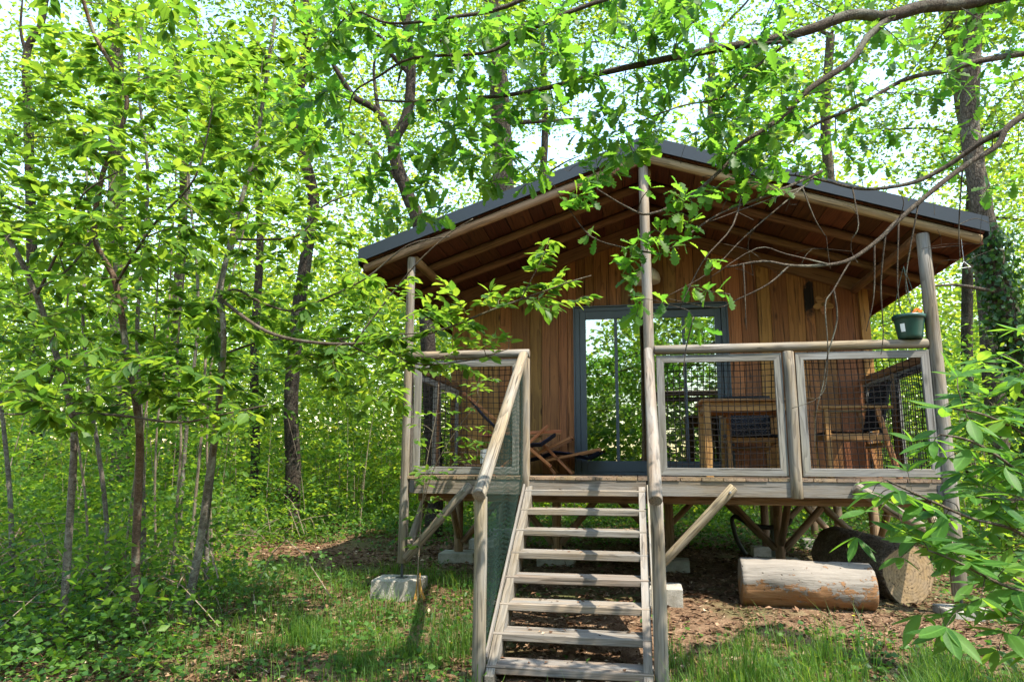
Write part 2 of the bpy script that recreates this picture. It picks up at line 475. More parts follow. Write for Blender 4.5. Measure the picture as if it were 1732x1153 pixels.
M_IVY = leaf_mat('ivy_leaf', (0.020, 0.060, 0.014), (0.05, 0.11, 0.022), (0.05, 0.14, 0.015), (0.1, 0.24, 0.02), trans=0.25, rough=0.35)

def litter_mat():
    m, nodes, links = new_mat('dead_leaf'); k = N(nodes, links)
    col = k.ramp(k.island(), [(0.0, (0.050, 0.026, 0.014)), (0.4, (0.10, 0.050, 0.026)), (0.78, (0.165, 0.090, 0.048)), (0.92, (0.27, 0.175, 0.105)), (1.0, (0.44, 0.33, 0.22))])
    k.out(k.principled(col, 0.8, None, 0.2))
    return m
M_LITTER = litter_mat()

def bark(name, a, b, c, zs=0.35, scale=9.0, bumpd=0.02, lichen=0.3):
    m, nodes, links = new_mat(name); k = N(nodes, links)
    co = k.coord('Object')
    v = k.vmath('MULTIPLY', co, (1, 1, zs))
    vo = k.voro(v, scale * 2.2, 'DISTANCE_TO_EDGE')
    n = k.noise(v, scale, 6, 0.65); fine = k.noise(v, scale * 7, 4, 0.7)
    col = k.ramp(n, [(0.3, a), (0.6, b), (0.75, c)])
    cr = k.ramp(vo, [(0.0, (0, 0, 0)), (0.12, (1, 1, 1))])
    col = k.mix(k.math('MULTIPLY', k.math('SUBTRACT', 1.0, cr), 0.65), col, tuple(x * 0.35 for x in a))
    lw = k.ramp(k.noise(co, 4.0, 5, 0.7), [(0.52, (0, 0, 0)), (0.64, (1, 1, 1))])
    col = k.mix(k.math('MULTIPLY', lw, lichen), col, (0.30, 0.31, 0.24))
    h = k.math('ADD', cr, k.math('MULTIPLY', fine, 0.5))
    k.out(k.principled(col, 0.9, k.bump(h, 0.7, bumpd), 0.15))
    return m
M_BARK = bark('oak_bark', (0.060, 0.045, 0.033), (0.12, 0.094, 0.070), (0.20, 0.165, 0.128), scale=17)
M_BRANCH = bark('branch_bark', (0.040, 0.030, 0.022), (0.085, 0.066, 0.048), (0.15, 0.125, 0.095), zs=1.0, scale=38, bumpd=0.006, lichen=0.3)
M_BARKDARK = bark('dark_bark', (0.026, 0.020, 0.015), (0.055, 0.042, 0.032), (0.10, 0.082, 0.062), scale=17, lichen=0.12)
M_SAPBARK = bark('mottled_sapling_bark', (0.085, 0.068, 0.052), (0.19, 0.165, 0.135), (0.38, 0.36, 0.32), zs=2.2, scale=16, bumpd=0.005, lichen=0.65)
M_SAPRED = bark('reddish_sapling_bark', (0.085, 0.052, 0.034), (0.16, 0.105, 0.072), (0.30, 0.25, 0.21), zs=2.2, scale=16, bumpd=0.005, lichen=0.55)
M_TWIG = bark('twig_bark', (0.055, 0.040, 0.028), (0.11, 0.085, 0.06), (0.18, 0.15, 0.115), zs=1.0, scale=30, bumpd=0.003, lichen=0.2)
M_PALETWIG = bark('pale_twig_bark', (0.14, 0.105, 0.07), (0.25, 0.20, 0.145), (0.36, 0.30, 0.23), zs=1.0, scale=30, bumpd=0.003, lichen=0.2)

def peeled_log():
    m, nodes, links = new_mat('half_peeled_log'); k = N(nodes, links)
    co = k.coord('Object')
    n = k.noise(k.vmath('MULTIPLY', co, (1.6, 2.4, 2.4)), 3.2, 9, 0.72)
    f = k.noise(k.vmath('MULTIPLY', co, (4, 40, 40)), 1.0, 4, 0.6)
    pale = k.mix(f, (0.27, 0.24, 0.205), (0.12, 0.10, 0.08))
    brown = k.mix(k.noise(k.vmath('MULTIPLY', co, (3, 14, 14)), 1.0, 5, 0.65), (0.33, 0.17, 0.075), (0.12, 0.062, 0.030))
    sep = nodes.new('ShaderNodeSeparateXYZ'); links.new(co, sep.inputs[0])
    low = k.math('ADD', k.math('MULTIPLY', sep.outputs['Z'], 2.4), k.math('MULTIPLY', k.math('SUBTRACT', n, 0.5), 2.6))
    msk = k.ramp(low, [(0.0, (0, 0, 0)), (0.06, (1, 1, 1))])
    col = k.mix(msk, brown, pale)
    hole = k.ramp(k.voro(co, 16), [(0.06, (1, 1, 1)), (0.13, (0, 0, 0))])
    col = k.mix(k.math('MULTIPLY', hole, 0.7), col, (0.04, 0.024, 0.014))
    h = k.math('ADD', k.math('MULTIPLY', msk, -0.6), k.math('ADD', f, k.math('MULTIPLY', hole, -0.8)))
    k.out(k.principled(col, 0.8, k.bump(h, 0.7, 0.012), 0.2))
    return m
M_PEEL = peeled_log()

def ground_mat():
    m, nodes, links = new_mat('forest_floor'); k = N(nodes, links)
    p = k.pos()
    n1 = k.noise(p, 0.8, 5, 0.6); n2 = k.noise(p, 9, 6, 0.7); n3 = k.noise(p, 60, 5, 0.7)
    col = k.ramp(n2, [(0.28, (0.075, 0.043, 0.025)), (0.45, (0.16, 0.095, 0.054)), (0.6, (0.26, 0.165, 0.10)), (0.75, (0.38, 0.28, 0.18))])
    col = k.mix(k.ramp(n3, [(0.35, (0.6, 0.6, 0.6)), (0.6, (0, 0, 0))]), col, (0.045, 0.026, 0.015))
    fl = k.voro(p, 45)
    col = k.mix(k.ramp(fl, [(0.10, (0.55, 0.55, 0.55)), (0.3, (0, 0, 0))]), col, (0.36, 0.24, 0.14))
    g = k.ramp(k.math('ADD', n1, k.math('MULTIPLY', n2, 0.35)), [(0.66, (0, 0, 0)), (0.82, (1, 1, 1))])
    col = k.mix(k.math('MULTIPLY', g, 0.6), col, (0.045, 0.085, 0.020))
    k.out(k.principled(col, 0.95, k.bump(k.math('ADD', n2, k.math('MULTIPLY', n3, 0.6)), 0.9, 0.04), 0.1))
    return m
M_GROUND = ground_mat()

# ------------------------------------------------------------------ ground
def build_ground():
    n = 160
    u = np.linspace(-1, 1, n)
    s = np.sinh(u * 4.6) / np.sinh(4.6) * 180.0
    X, Y = np.meshgrid(s, s + 0.0)
    Z = ground_z(X, Y) + 0.012 * RNG.standard_normal(X.shape) * (np.abs(X) < 12) * (np.abs(Y) < 12)
    V = np.stack([X, Y, Z], -1).reshape(-1, 3)
    i = np.arange(n * n).reshape(n, n)
    Q = np.stack([i[:-1, :-1], i[:-1, 1:], i[1:, 1:], i[1:, :-1]], -1).reshape(-1, 4)
    o = link(bpy.data.objects.new('ground', np_mesh('ground', V, Q, M_GROUND, True)))
    tag(o, kind='structure')
build_ground()

# ================================================================== CABIN
XC = 0.24            # ridge line
XL, XR = -2.11, 2.64 # corner posts
YW = 1.95            # front wall plane
YB = 4.7             # back of the cabin
SL = 0.345           # roof slope

def soffit(x):       # underside of the roof boards
    return 3.085 - SL * abs(x - XC)

cabin = empty('wooden_cabin', (0.265, 0.0, -1.07))
tag(cabin, 'brown timber cabin on log stilts with covered porch and grey metal roof', 'cabin')

# ---- roof: metal covering (own mesh) > boards, rafters, fascia
ST = math.atan(SL); CS, SN = math.cos(ST), math.sin(ST)
XE0, XE1 = XC - 2.86, XC + 2.87
Y0R, Y1R = -0.10, YB + 0.5
rb = MB()
for sgn, xe in ((-1, XE0), (1, XE1)):
    t0 = 0.060; t1 = 0.085
    x0 = XC; x1 = xe
    z = lambda x: soffit(x)
    v = []
    for (x, y) in ((x0, Y0R), (x1, Y0R), (x1, Y1R), (x0, Y1R)):
        v.append((x, y, z(x) + t0))
    for (x, y) in ((x0, Y0R), (x1, Y0R), (x1, Y1R), (x0, Y1R)):
        v.append((x, y, z(x) + t1))
    rb.add(v, [(0, 3, 2, 1), (4, 5, 6, 7), (0, 1, 5, 4), (1, 2, 6, 5), (2, 3, 7, 6), (3, 0, 4, 7)])
    nrib = 12
    for q in range(nrib):   # standing ribs down the slope
        y = Y0R + 0.25 + q * (Y1R - Y0R - 0.4) / (nrib - 1)
        vv = []
        for x in (x0 + sgn * 0.05, x1 - sgn * 0.01):
            for (dy, dz) in ((-0.02, 0), (0.02, 0), (0.012, 0.028), (-0.012, 0.028)):
                vv.append((x, y + dy, z(x) + t1 + 0.001 + dz))
        rb.add(vv, [(0, 1, 5, 4), (1, 2, 6, 5), (2, 3, 7, 6), (3, 0, 4, 7), (3, 2, 1, 0), (4, 5, 6, 7)])
roof = rb.build('roof', M_ROOF, cabin)
for sgn, xe in ((-1, XE0), (1, XE1)):
    # verge flashing: folded sheet covering the front edge
    b = MB()
    zz = lambda x: soffit(x)
    xs = [XC + sgn * 0.002, xe + sgn * 0.01]
    y_f, y_b = -0.135, -0.105
    lo, hi = 0.004, 0.140
    v = []
    for x in xs:
        v += [(x, y_f, zz(x) + lo), (x, y_f + 0.012, zz(x) + lo), (x, y_f + 0.012, zz(x) + hi - 0.008), (x, y_b + 0.14, zz(x) + hi - 0.008), (x, y_b + 0.14, zz(x) + hi), (x, y_f, zz(x) + hi)]
    fs = [(k, (k + 1) % 6, (k + 1) % 6 + 6, k + 6) for k in range(6)] + [(5, 4, 3, 2, 1, 0), (6, 7, 8, 9, 10, 11)]
    b.add(v, fs)
    b.build('verge_flashing', M_ROOF, roof)
    # eave gutter board + eave flashing along the side
    x = xe - sgn * 0.012
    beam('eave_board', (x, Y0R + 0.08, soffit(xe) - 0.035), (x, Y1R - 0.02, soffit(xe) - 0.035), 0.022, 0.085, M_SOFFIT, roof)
    b = MB()
    x = xe + sgn * 0.014
    b.box(min(x, x + sgn * 0.006), max(x, x + sgn * 0.006), Y0R, Y1R, soffit(xe) - 0.02, soffit(xe) + 0.10)
    b.build('eave_flashing', M_ROOF, roof)
    # roof boards running front to back on top of the rafters
    nb = 12
    run = abs(xe - XC) / CS
    wv = run / nb
    for q in range(nb):
        mid = (q + 0.5) * wv
        x = XC + sgn * mid * CS
        zc = soffit(x) + 0.012 / CS + random.uniform(0, 0.002)
        nrm = (sgn * SN, 0, CS)
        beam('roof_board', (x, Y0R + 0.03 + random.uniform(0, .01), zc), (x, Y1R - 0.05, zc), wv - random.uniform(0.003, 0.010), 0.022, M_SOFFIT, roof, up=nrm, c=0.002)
# rafters
for yi, (yr, mat_, r_) in enumerate(((-0.045, M_FRONTLOG, 0.045), (0.62, M_RAFTER, 0.045), (1.27, M_RAFTER, 0.045))):
    for sgn, xe in ((-1, XE0), (1, XE1)):
        x1 = xe - sgn * (0.03 if yi == 0 else 0.03)
        off = r_ / CS + 0.002
        log('rafter', (XC + sgn * 0.002, yr, soffit(XC) - off), (x1, yr, soffit(x1) - off), r_, r_ * 0.95, mat_, roof, wob=0.03)
for sgn, xe in ((-1, XE0), (1, XE1)):
    x1 = XC + sgn * 2.42
    beam('rafter', (XC + sgn * 0.001, YW - 0.045, soffit(XC) - 0.085), (x1, YW - 0.045, soffit(x1) - 0.085), 0.05, 0.15, M_RAFTER, roof)
    beam('rafter', (x1 + sgn * 0.003, YW - 0.045, soffit(x1) - 0.052), (xe - sgn * 0.06, YW - 0.045, soffit(xe - sgn * 0.06) - 0.052), 0.05, 0.085, M_RAFTER, roof)
for yr in (3.2, YB + 0.3):
    for sgn, xe in ((-1, XE0), (1, XE1)):
        x0 = XC + sgn * (2.45 if yr < YB else 0.001)
        x1 = xe - sgn * 0.06
        log('rafter', (x0, yr, soffit(x0) - 0.05), (x1, yr, soffit(x1) - 0.05), 0.043, 0.043, M_RAFTER, roof)
# ridge purlin and the two wall plates that run from the posts back to the wall
log('ridge_beam', (XC, 0.05, soffit(XC) - 0.155), (XC, YW - 0.02, soffit(XC) - 0.155), 0.05, 0.05, M_RAFTER, roof)
for x in (XL + 0.03, XR - 0.03):
    zc = soffit(x) - 0.145
    log('plate_beam', (x, 0.03, zc), (x, YW - 0.02, zc), 0.048, 0.045, M_RAFTER, roof)

# ---- front wall: dark backing sheet > cladding boards
DX0, DX1, DZ = -0.635, 1.165, 2.02
WX0, WX1 = -2.13, 2.69
def gable_sheet(y, x0, x1, z0, hole=None):
    b = MB()
    xs = sorted(set([x0, XC, x1] + ([hole[0], hole[1]] if hole else [])))
    for a, c in zip(xs[:-1], xs[1:]):
        zz0 = hole[2] if hole and a >= hole[0] - 1e-6 and c <= hole[1] + 1e-6 else z0
        b.add([(a, y, zz0), (c, y, zz0), (c, y, soffit(c) - 0.001), (a, y, soffit(a) - 0.001)], [(0, 1, 2, 3)])
    return b
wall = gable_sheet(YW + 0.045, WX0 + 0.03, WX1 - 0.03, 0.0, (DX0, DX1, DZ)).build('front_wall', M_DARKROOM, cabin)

def wall_board(x0, x1, z0, y, proud, mat, parent, ztop=None):
    """vertical cladding board, top cut to the roof slope; local X = up the board"""
    zt0 = ztop if ztop is not None else soffit(x0) - 0.004
    zt1 = ztop if ztop is not None else soffit(x1) - 0.004
    w = x1 - x0
    c = 0.003
    m = Matrix(((0, 1, 0, (x0 + x1) / 2), (0, 0, 1, y - proud), (1, 0, 0, z0), (0, 0, 0, 1)))  # local X->world Z, Y->X, Z->Y
    h = w / 2; t = 0.024
    sec = [(-h, t), (-h, c), (-h + c, 0), (h - c, 0), (h, c), (h, t)]
    V = [(0, yy, zz) for (yy, zz) in sec]
    for (yy, zz) in sec:
        f = (yy + h) / w
        V.append((zt0 + (zt1 - zt0) * f - z0, yy, zz))
    n = 6
    Fc = [(k, (k + 1) % n, (k + 1) % n + n, k + n) for k in range(n)] + [tuple(range(n))[::-1], tuple(range(n, 2 * n))]
    b = MB().add(V, Fc)
    return b.build('board', mat, parent, wm=m)

x = WX0
random.seed(21)
widths = []
while x < WX1 - 0.02:
    w = random.choice((0.11, 0.15, 0.19, 0.21, 0.23))
    x1 = min(x + w, WX1)
    if WX1 - x1 < 0.07: x1 = WX1
    segs = []
    # split at the door jambs
    cuts = [x] + [c for c in (DX0, DX1) if x + 0.03 < c < x1 - 0.03] + [x1]
    for a, c in zip(cuts[:-1], cuts[1:]):
        mid = (a + c) / 2
        pr = random.choice((0.0, 0.0, 0.010, 0.013)) + random.uniform(0, 0.003)
        aa, cc = a + 0.002, c - 0.002
        inside = DX0 < mid < DX1
        z0 = DZ + 0.004 if inside else 0.006
        parts_ = [(aa, cc)]
        if aa < XC < cc: parts_ = [(aa, XC - 0.001), (XC + 0.001, cc)]
        for (a2, c2) in parts_:
            st = 2.02 < mid < 2.12
            wall_board(a2, c2, z0, YW, pr, M_BOARD_STAIN if st else M_BOARD, wall)
    x = x1
# corner trims
for xx in (WX0 - 0.012, WX1 + 0.012):
    wall_board(xx - 0.05, xx + 0.05, 0.004, YW, 0.030, M_BOARD, wall)
# side and back walls
for name, xw, sgn in (('side_wall', WX0, -1), ('side_wall', WX1, 1)):
    b = MB()
    zt = soffit(xw) - 0.01
    b.box(min(xw, xw - sgn * 0.05), max(xw, xw - sgn * 0.05), YW + 0.06, YB, 0.0, zt)
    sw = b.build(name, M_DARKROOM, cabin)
    y = YW + 0.065
    while y < YB - 0.05:
        w = random.choice((0.15, 0.19, 0.21))
        p0 = (xw + sgn * 0.013, y + w / 2, 0.0); p1 = (xw + sgn * 0.013, y + w / 2, zt)
        beam('board', p0, p1, w - 0.004, 0.022, M_BOARD, sw, up=(sgn, 0, 0), c=0.002)
        y += w
gable_sheet(YB + 0.02, WX0, WX1, 0.0).build('back_wall', M_BOARD, cabin)
# inside of the room seen through the glass
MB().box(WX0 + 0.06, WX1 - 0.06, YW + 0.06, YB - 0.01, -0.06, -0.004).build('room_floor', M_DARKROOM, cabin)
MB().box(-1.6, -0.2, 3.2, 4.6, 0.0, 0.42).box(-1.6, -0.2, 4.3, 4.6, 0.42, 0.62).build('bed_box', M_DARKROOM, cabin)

# ---- patio door: frame mesh > sash rails, panes
door = MB()
fw_, fd0, fd1 = 0.055, YW - 0.035, YW + 0.05
door.box(DX0, DX0 + fw_, fd0, fd1, 0.0, DZ).box(DX1 - fw_, DX1, fd0, fd1, 0.0, DZ)
door.box(DX0 + fw_, DX1 - fw_, fd0, fd1, DZ - 0.045, DZ).box(DX0 + fw_, DX1 - fw_, fd0, fd1, 0.0, 0.03)
door = door.build('patio_door', M_DOORFRAME, cabin)
def sash(x0, x1, y0, nmul):
    s, zb, zt = 0.075, 0.031, DZ - 0.046
    t = 0.036
    for (a, c) in ((x0, x0 + s), (x1 - s, x1)):
        beam('stile', ((a + c) / 2, y0 + t / 2, zb), ((a + c) / 2, y0 + t / 2, zt), s, t, M_DOORFRAME, door, up=(0, 1, 0))
    beam('rail', (x0 + s, y0 + t / 2, zt - 0.05), (x1 - s, y0 + t / 2, zt - 0.05), t, 0.10, M_DOORFRAME, door)
    beam('rail', (x0 + s, y0 + t / 2, zb + 0.065), (x1 - s, y0 + t / 2, zb + 0.065), t, 0.13, M_DOORFRAME, door)
    xs = [x0 + s]
    for q in range(nmul):
        xm = x0 + s + (x1 - x0 - 2 * s) * (q + 1) / (nmul + 1)
        beam('mullion', (xm, y0 + t / 2, zb + 0.131), (xm, y0 + t / 2, zt - 0.101), 0.038, t - 0.006, M_DOORFRAME, door, up=(0, 1, 0))
        xs += [xm - 0.019, xm + 0.019]
    xs.append(x1 - s)
    for a, c in zip(xs[::2], xs[1::2]):
        MB().box(a - 0.004, c + 0.004, y0 + 0.014, y0 + 0.020, zb + 0.128, zt - 0.098).build('pane', M_GLASS, door)
xm_ = (DX0 + DX1) / 2
sash(DX0 + fw_ + 0.002, xm_ + 0.035, YW - 0.030, 1)
sash(xm_ - 0.035, DX1 - fw_ - 0.002, YW + 0.010, 1)
# aluminium trim around the opening
tr = MB()
tr.box(DX0 - 0.018, DX0 - 0.002, YW - 0.060, YW + 0.02, 0.0, DZ + 0.014).box(DX1 + 0.002, DX1 + 0.018, YW - 0.060, YW + 0.02, 0.0, DZ + 0.014)
tr.box(DX0 - 0.002, DX1 + 0.002, YW - 0.060, YW + 0.02, DZ + 0.002, DZ + 0.016)
tr.build('casing', M_DOORFRAME, door)
MB().box(xm_ - 0.022, xm_ - 0.004, YW - 0.062, YW - 0.031, 0.92, 1.10).build('handle', M_BRACKET, door)

# ---- deck
deck = MB()
for yb_, zz, h in ((0.22, -0.19, 0.10), (1.0, -0.16, 0.14), (1.85, -0.19, 0.16), (3.2, -0.19, 0.16), (YB - 0.1, -0.19, 0.16)):
    deck.box(XL + 0.08, XR - 0.08, yb_ - 0.035, yb_ + 0.035, zz - h / 2, zz + h / 2)
deck = deck.build('deck', M_UNDER, cabin)
xp = -2.155
n_pl = 26
pw = (2.685 + 2.155) / n_pl
for q in range(n_pl):
    xa = xp + q * pw
    yf = -0.030 + random.uniform(-0.004, 0.004)
    beam('plank', (xa + pw / 2, yf, -0.014), (xa + pw / 2, YW - 0.062, -0.014), pw - random.uniform(0.005, 0.009), 0.026, M_DECK, deck, c=0.003)
MB().box(XL, XR, YW + 0.0, YB, -0.11, -0.061).build('room_subfloor', M_UNDER, deck)
beam('rim_beam', (XL + 0.055, 0.0, -0.0965), (-0.985, 0.0, -0.0965), 0.045, 0.135, M_TIMBER, deck)
beam('rim_beam', (-0.905, 0.0, -0.0965), (0.152, 0.0, -0.0965), 0.045, 0.135, M_TIMBER, deck)
beam('rim_beam', (0.262, 0.0, -0.0965), (XR - 0.055, 0.0, -0.0965), 0.045, 0.135, M_TIMBER, deck)
for x_, s_ in ((XL + 0.058, 1), (XR - 0.056, -1)):
    MB().box(min(x_, x_ + s_ * 0.045), max(x_, x_ + s_ * 0.045), -0.028, -0.0235, -0.155, -0.045).build('bracket', M_BRACKET, deck)
for x_ in (XL + 0.02, XR - 0.02):
    beam('rim_beam', (x_, 0.06, -0.0965), (x_, YW, -0.0965), 0.045, 0.135, M_TIMBER, deck)

# ---- posts of the porch
log('post', (XL, 0, -0.80), (XL, 0, soffit(XL) - 0.115), 0.046, 0.041, M_LOG, cabin)
log('post', (0.213, 0, -0.86), (0.213, 0, soffit(0.213) - 0.115), 0.052, 0.046, M_LOG, cabin)
log('post', (XR, 0, -0.93), (XR, 0, soffit(XR) - 0.11), 0.062, 0.052, M_LOG, cabin)
log('post', (-0.945, -0.005, -0.170), (-0.945, -0.005, 1.105), 0.045, 0.043, M_LOG, cabin)
log('post', (1.43, -0.018, -0.172), (1.43, -0.018, 1.112), 0.050, 0.047, M_LOG, cabin)

# ---- railings: handrail log > frame boards, netting
def netting(x0, x1, z0, z1, fn, step, r, name, mat, parent):
    """square plastic netting: every strand is a slim square bar, slightly sagging"""
    b = MB()
    nx = max(2, int(round((x1 - x0) / step))); nz = max(2, int(round((z1 - z0) / step)))
    ph = random.uniform(0, 6)
    def P(u, w):
        s = 0.010 * math.sin(3.1 * u + ph) * math.sin(2.7 * w + 1.3)
        return fn(x0 + (x1 - x0) * u + 0.006 * math.sin(9 * w + ph), z0 + (z1 - z0) * w + 0.007 * math.sin(8 * u + ph), s)
    for i in range(nx + 1):
        u = i / nx
        b.tube([P(u, j / 6) for j in range(7)], r, 4, False)
    for j in range(nz + 1):
        w = j / nz
        b.tube([P(i / 6, w) for i in range(7)], r, 4, False)
    o = b.build(name, mat, parent)
    tag(o, kind='stuff')
    return o

def panel(rail, a, c, z0, z1, w=0.068, t=0.030):
    """mitred timber frame between plan points a and c"""
    a = Vector(a); c = Vector(c); d = (c - a).normalized()
    nrm = Vector((d.y, -d.x, 0))
    # beams have local Y across the frame, mitre cut at 45 degrees
    def fb(p0, p1, inward):
        x = (p1 - p0).normalized()
        upv = x.cross(inward)   # local Z so that local Y points inward
        beam('frame_board', p0 + inward * (w / 2), p1 + inward * (w / 2), w, t, M_GREYFRAME, rail, up=upv, c=0.003, m0=1.0, m1=1.0)
    za, zb = Vector((0, 0, z0)), Vector((0, 0, z1))
    fb(a + za, c + za, Vector((0, 0, 1)))
    fb(c + zb, a + zb, Vector((0, 0, -1)))
    fb(c + za, c + zb, -d)
    fb(a + zb, a + za, d)
    L = (c - a).length
    netting(w * 0.6, L - w * 0.6, z0 + w * 0.6, z1 - w * 0.6,
            lambda u, z, s: a + d * u + Vector((0, 0, z)) - nrm * (0.022 + s), 0.0535, 0.0035, 'netting', M_NET, rail)

r1 = log('railing', (XL + 0.046, -0.004, 1.154), (-0.905, -0.004, 1.154), 0.043, 0.042, M_LOG, cabin)
panel(r1, (-2.035, -0.012, 0), (-1.000, -0.012, 0), 0.018, 1.10)
r2 = log('railing', (0.262, -0.004, 1.156), (XR - 0.055, -0.004, 1.156), 0.044, 0.042, M_LOG, cabin)
panel(r2, (0.275, -0.012, 0), (1.372, -0.012, 0), 0.018, 1.10)
panel(r2, (1.487, -0.012, 0), (XR - 0.058, -0.012, 0), 0.018, 1.10)
for xs_, s_ in ((XL, 1), (XR, -1)):
    r = beam('railing', (xs_ + s_ * 0.005, 0.055, 1.068), (xs_ + s_ * 0.005, YW - 0.035, 1.068), 0.04, 0.075, M_RAFTER, cabin)
    log('side_post', (xs_, 1.0, -0.02), (xs_, 1.0, 1.026), 0.042, 0.040, M_RAFTER, r)
    panel(r, (xs_ + s_ * 0.008, 0.06, 0), (xs_ + s_ * 0.008, 0.955, 0), 0.020, 1.02)
    panel(r, (xs_ + s_ * 0.008, 1.045, 0), (xs_ + s_ * 0.008, YW - 0.04, 0), 0.020, 1.02)

# ---- stilts and braces
M_ = M_UNDER
for (x_, y_) in ((-2.07, YW), (-0.88, YW), (0.42, YW), (1.62, YW), (2.62, YW), (-2.05, 3.3), (0.3, 3.3), (1.7, 3.3), (2.6, 3.3), (-2.05, YB - .1), (0.3, YB - .1), (2.6, YB - .1)):
    gz = float(ground_z(x_, y_))
    log('stilt', (x_, y_, gz + 0.14), (x_, y_, -0.115), 0.055, 0.05, M_UNDER, cabin, segs=4, sides=12)
def brace(p0, p1, r=0.042, mat=M_LOG):
    return log('brace', p0, p1, r, r * 0.95, mat, cabin, segs=5)
brace((-1.455, -0.065, -0.080), (-2.072, -0.03, -0.760))
brace((0.905, -0.065, -0.075), (0.262, -0.03, -0.745))
brace((1.885, -0.066, -0.060), (2.585, -0.03, -0.530), 0.048)
brace((2.56, 0.35, -0.17), (2.62, 0.06, -0.62), 0.045)
brace((-2.05, 0.55, -0.17), (-2.08, 0.06, -0.70), 0.040)
brace((0.28, 0.62, -0.24), (0.225, 0.07, -0.74), 0.040, M_)
for (x_, y_, dx) in ((-2.07, YW, .55), (-0.88, YW, .5), (-0.88, YW, -.5), (0.42, YW, -.6), (0.42, YW, .62), (1.62, YW, .55), (1.62, YW, -.55), (2.62, YW, -.6), (1.7, 3.3, .6), (1.7, 3.3, -.6), (2.6, 3.3, -.5), (0.3, 3.3, .6)):
    sx_ = 1 if dx > 0 else -1
    brace((x_ + dx, y_ - 0.01, -0.25), (x_ + sx_ * 0.05, y_ - 0.01, -0.80), 0.040, M_)
for (x_, y_) in ((-2.07, YW), (2.62, YW), (1.62, YW)):
    brace((x_ + 0.02, y_ - 0.62, -0.13), (x_ + 0.01, y_ - 0.06, -0.74), 0.038, M_)
for (x_, z_) in ((-1.497, -0.128), (0.862, -0.122), (1.935, -0.094)):
    log('bolt', (x_, -0.100, z_), (x_, -0.122, z_), 0.013, 0.013, M_STEEL, cabin, sides=6, segs=1, chamfer=.002, wob=0)
# steel feet under the front posts
for (x_, z0) in ((XL, -0.80), (0.213, -0.86), (XR, -0.93)):
    gz = float(ground_z(x_, 0.0)) - (0.09 if x_ == XR else 0)
    MB().tube([(x_, 0, z0 + 0.02), (x_, 0, gz + 0.155)], 0.012, 8).box(x_ - 0.045, x_ + 0.045, -0.045, 0.045, gz + 0.151, gz + 0.158).build('steel_foot', M_BRACKET, cabin)

# ---- concrete footings (each a thing)
def block(cx_, cy_, wx, wy, top, bot, label, rz=0.0):
    b = MB()
    hx, hy = wx / 2, wy / 2; c = 0.012
    rings = [(bot, 0.0), (top - c, 0.0), (top, c)]
    V = []
    for (z, ins) in rings:
        for (sx_, sy_) in ((-1, -1), (1, -1), (1, 1), (-1, 1)):
            V.append((sx_ * (hx - ins) + random.uniform(-.006, .006), sy_ * (hy - ins) + random.uniform(-.006, .006), z + random.uniform(-.004, .004)))
    Fc = [(0, 3, 2, 1), (8, 9, 10, 11)]
    for r_ in range(2):
        for k in range(4):
            k2 = (k + 1) % 4
            Fc.append((r_ * 4 + k, r_ * 4 + k2, r_ * 4 + 4 + k2, r_ * 4 + 4 + k))
    b.add(V, Fc)
    o = b.build('concrete_footing', M_CONC, None, wm=Matrix.Translation((cx_, cy_, 0)) @ Matrix.Rotation(rz, 4, 'Z'))
    return tag(o, label, 'footing', 'concrete footings under the cabin')
g0 = lambda x_, y_: float(ground_z(x_, y_))
block(XL - 0.02, 0.0, 0.44, 0.34, g0(XL, 0) + 0.15, g0(XL, 0) - 0.25, 'large pale concrete block under the front left post of the cabin', 0.05)
block(0.26, 0.02, 0.34, 0.30, g0(.21, 0) + 0.15, g0(.21, 0) - 0.2, 'concrete block under the middle porch post, just right of the staircase')
block(XR, 0.0, 0.34, 0.30, g0(XR, 0) + 0.06, g0(XR, 0) - 0.2, 'concrete block under the front right post, behind the large stump')
for (x_, lab) in ((-2.07, 'low concrete block under the left stilt below the house wall'), (-0.88, 'low concrete block seen through the stair treads'), (0.42, 'concrete block behind the right stair handrail post, below the wall'), (1.62, 'concrete block behind the peeled log, below the dark stilt'), (2.62, 'concrete block behind the large stump, below the house wall')):
    block(x_, YW, 0.42, 0.34, g0(x_, YW) + 0.14, g0(x_, YW) - 0.2, lab, random.uniform(-.06, .06))
for (x_, y_, lab) in ((-2.05, 3.3, 'concrete block under the second stilt of the left house side'), (0.3, 3.3, 'concrete block under the middle stilt deep below the house'), (1.7, 3.3, 'concrete block deep below the house, behind the drainpipe'), (2.6, 3.3, 'concrete block under the second stilt of the right house side')):
    block(x_, y_, 0.36, 0.30, g0(x_, y_) + 0.14, g0(x_, y_) - 0.2, lab)
for (x_, lab) in ((-2.05, 'concrete block under the rear left corner of the house'), (0.3, 'concrete block under the middle of the rear wall'), (2.6, 'concrete block under the rear right corner of the house')):
    block(x_, YB - .1, 0.36, 0.30, g0(x_, YB - .1) + 0.14, g0(x_, YB - .1) - 0.2, lab)

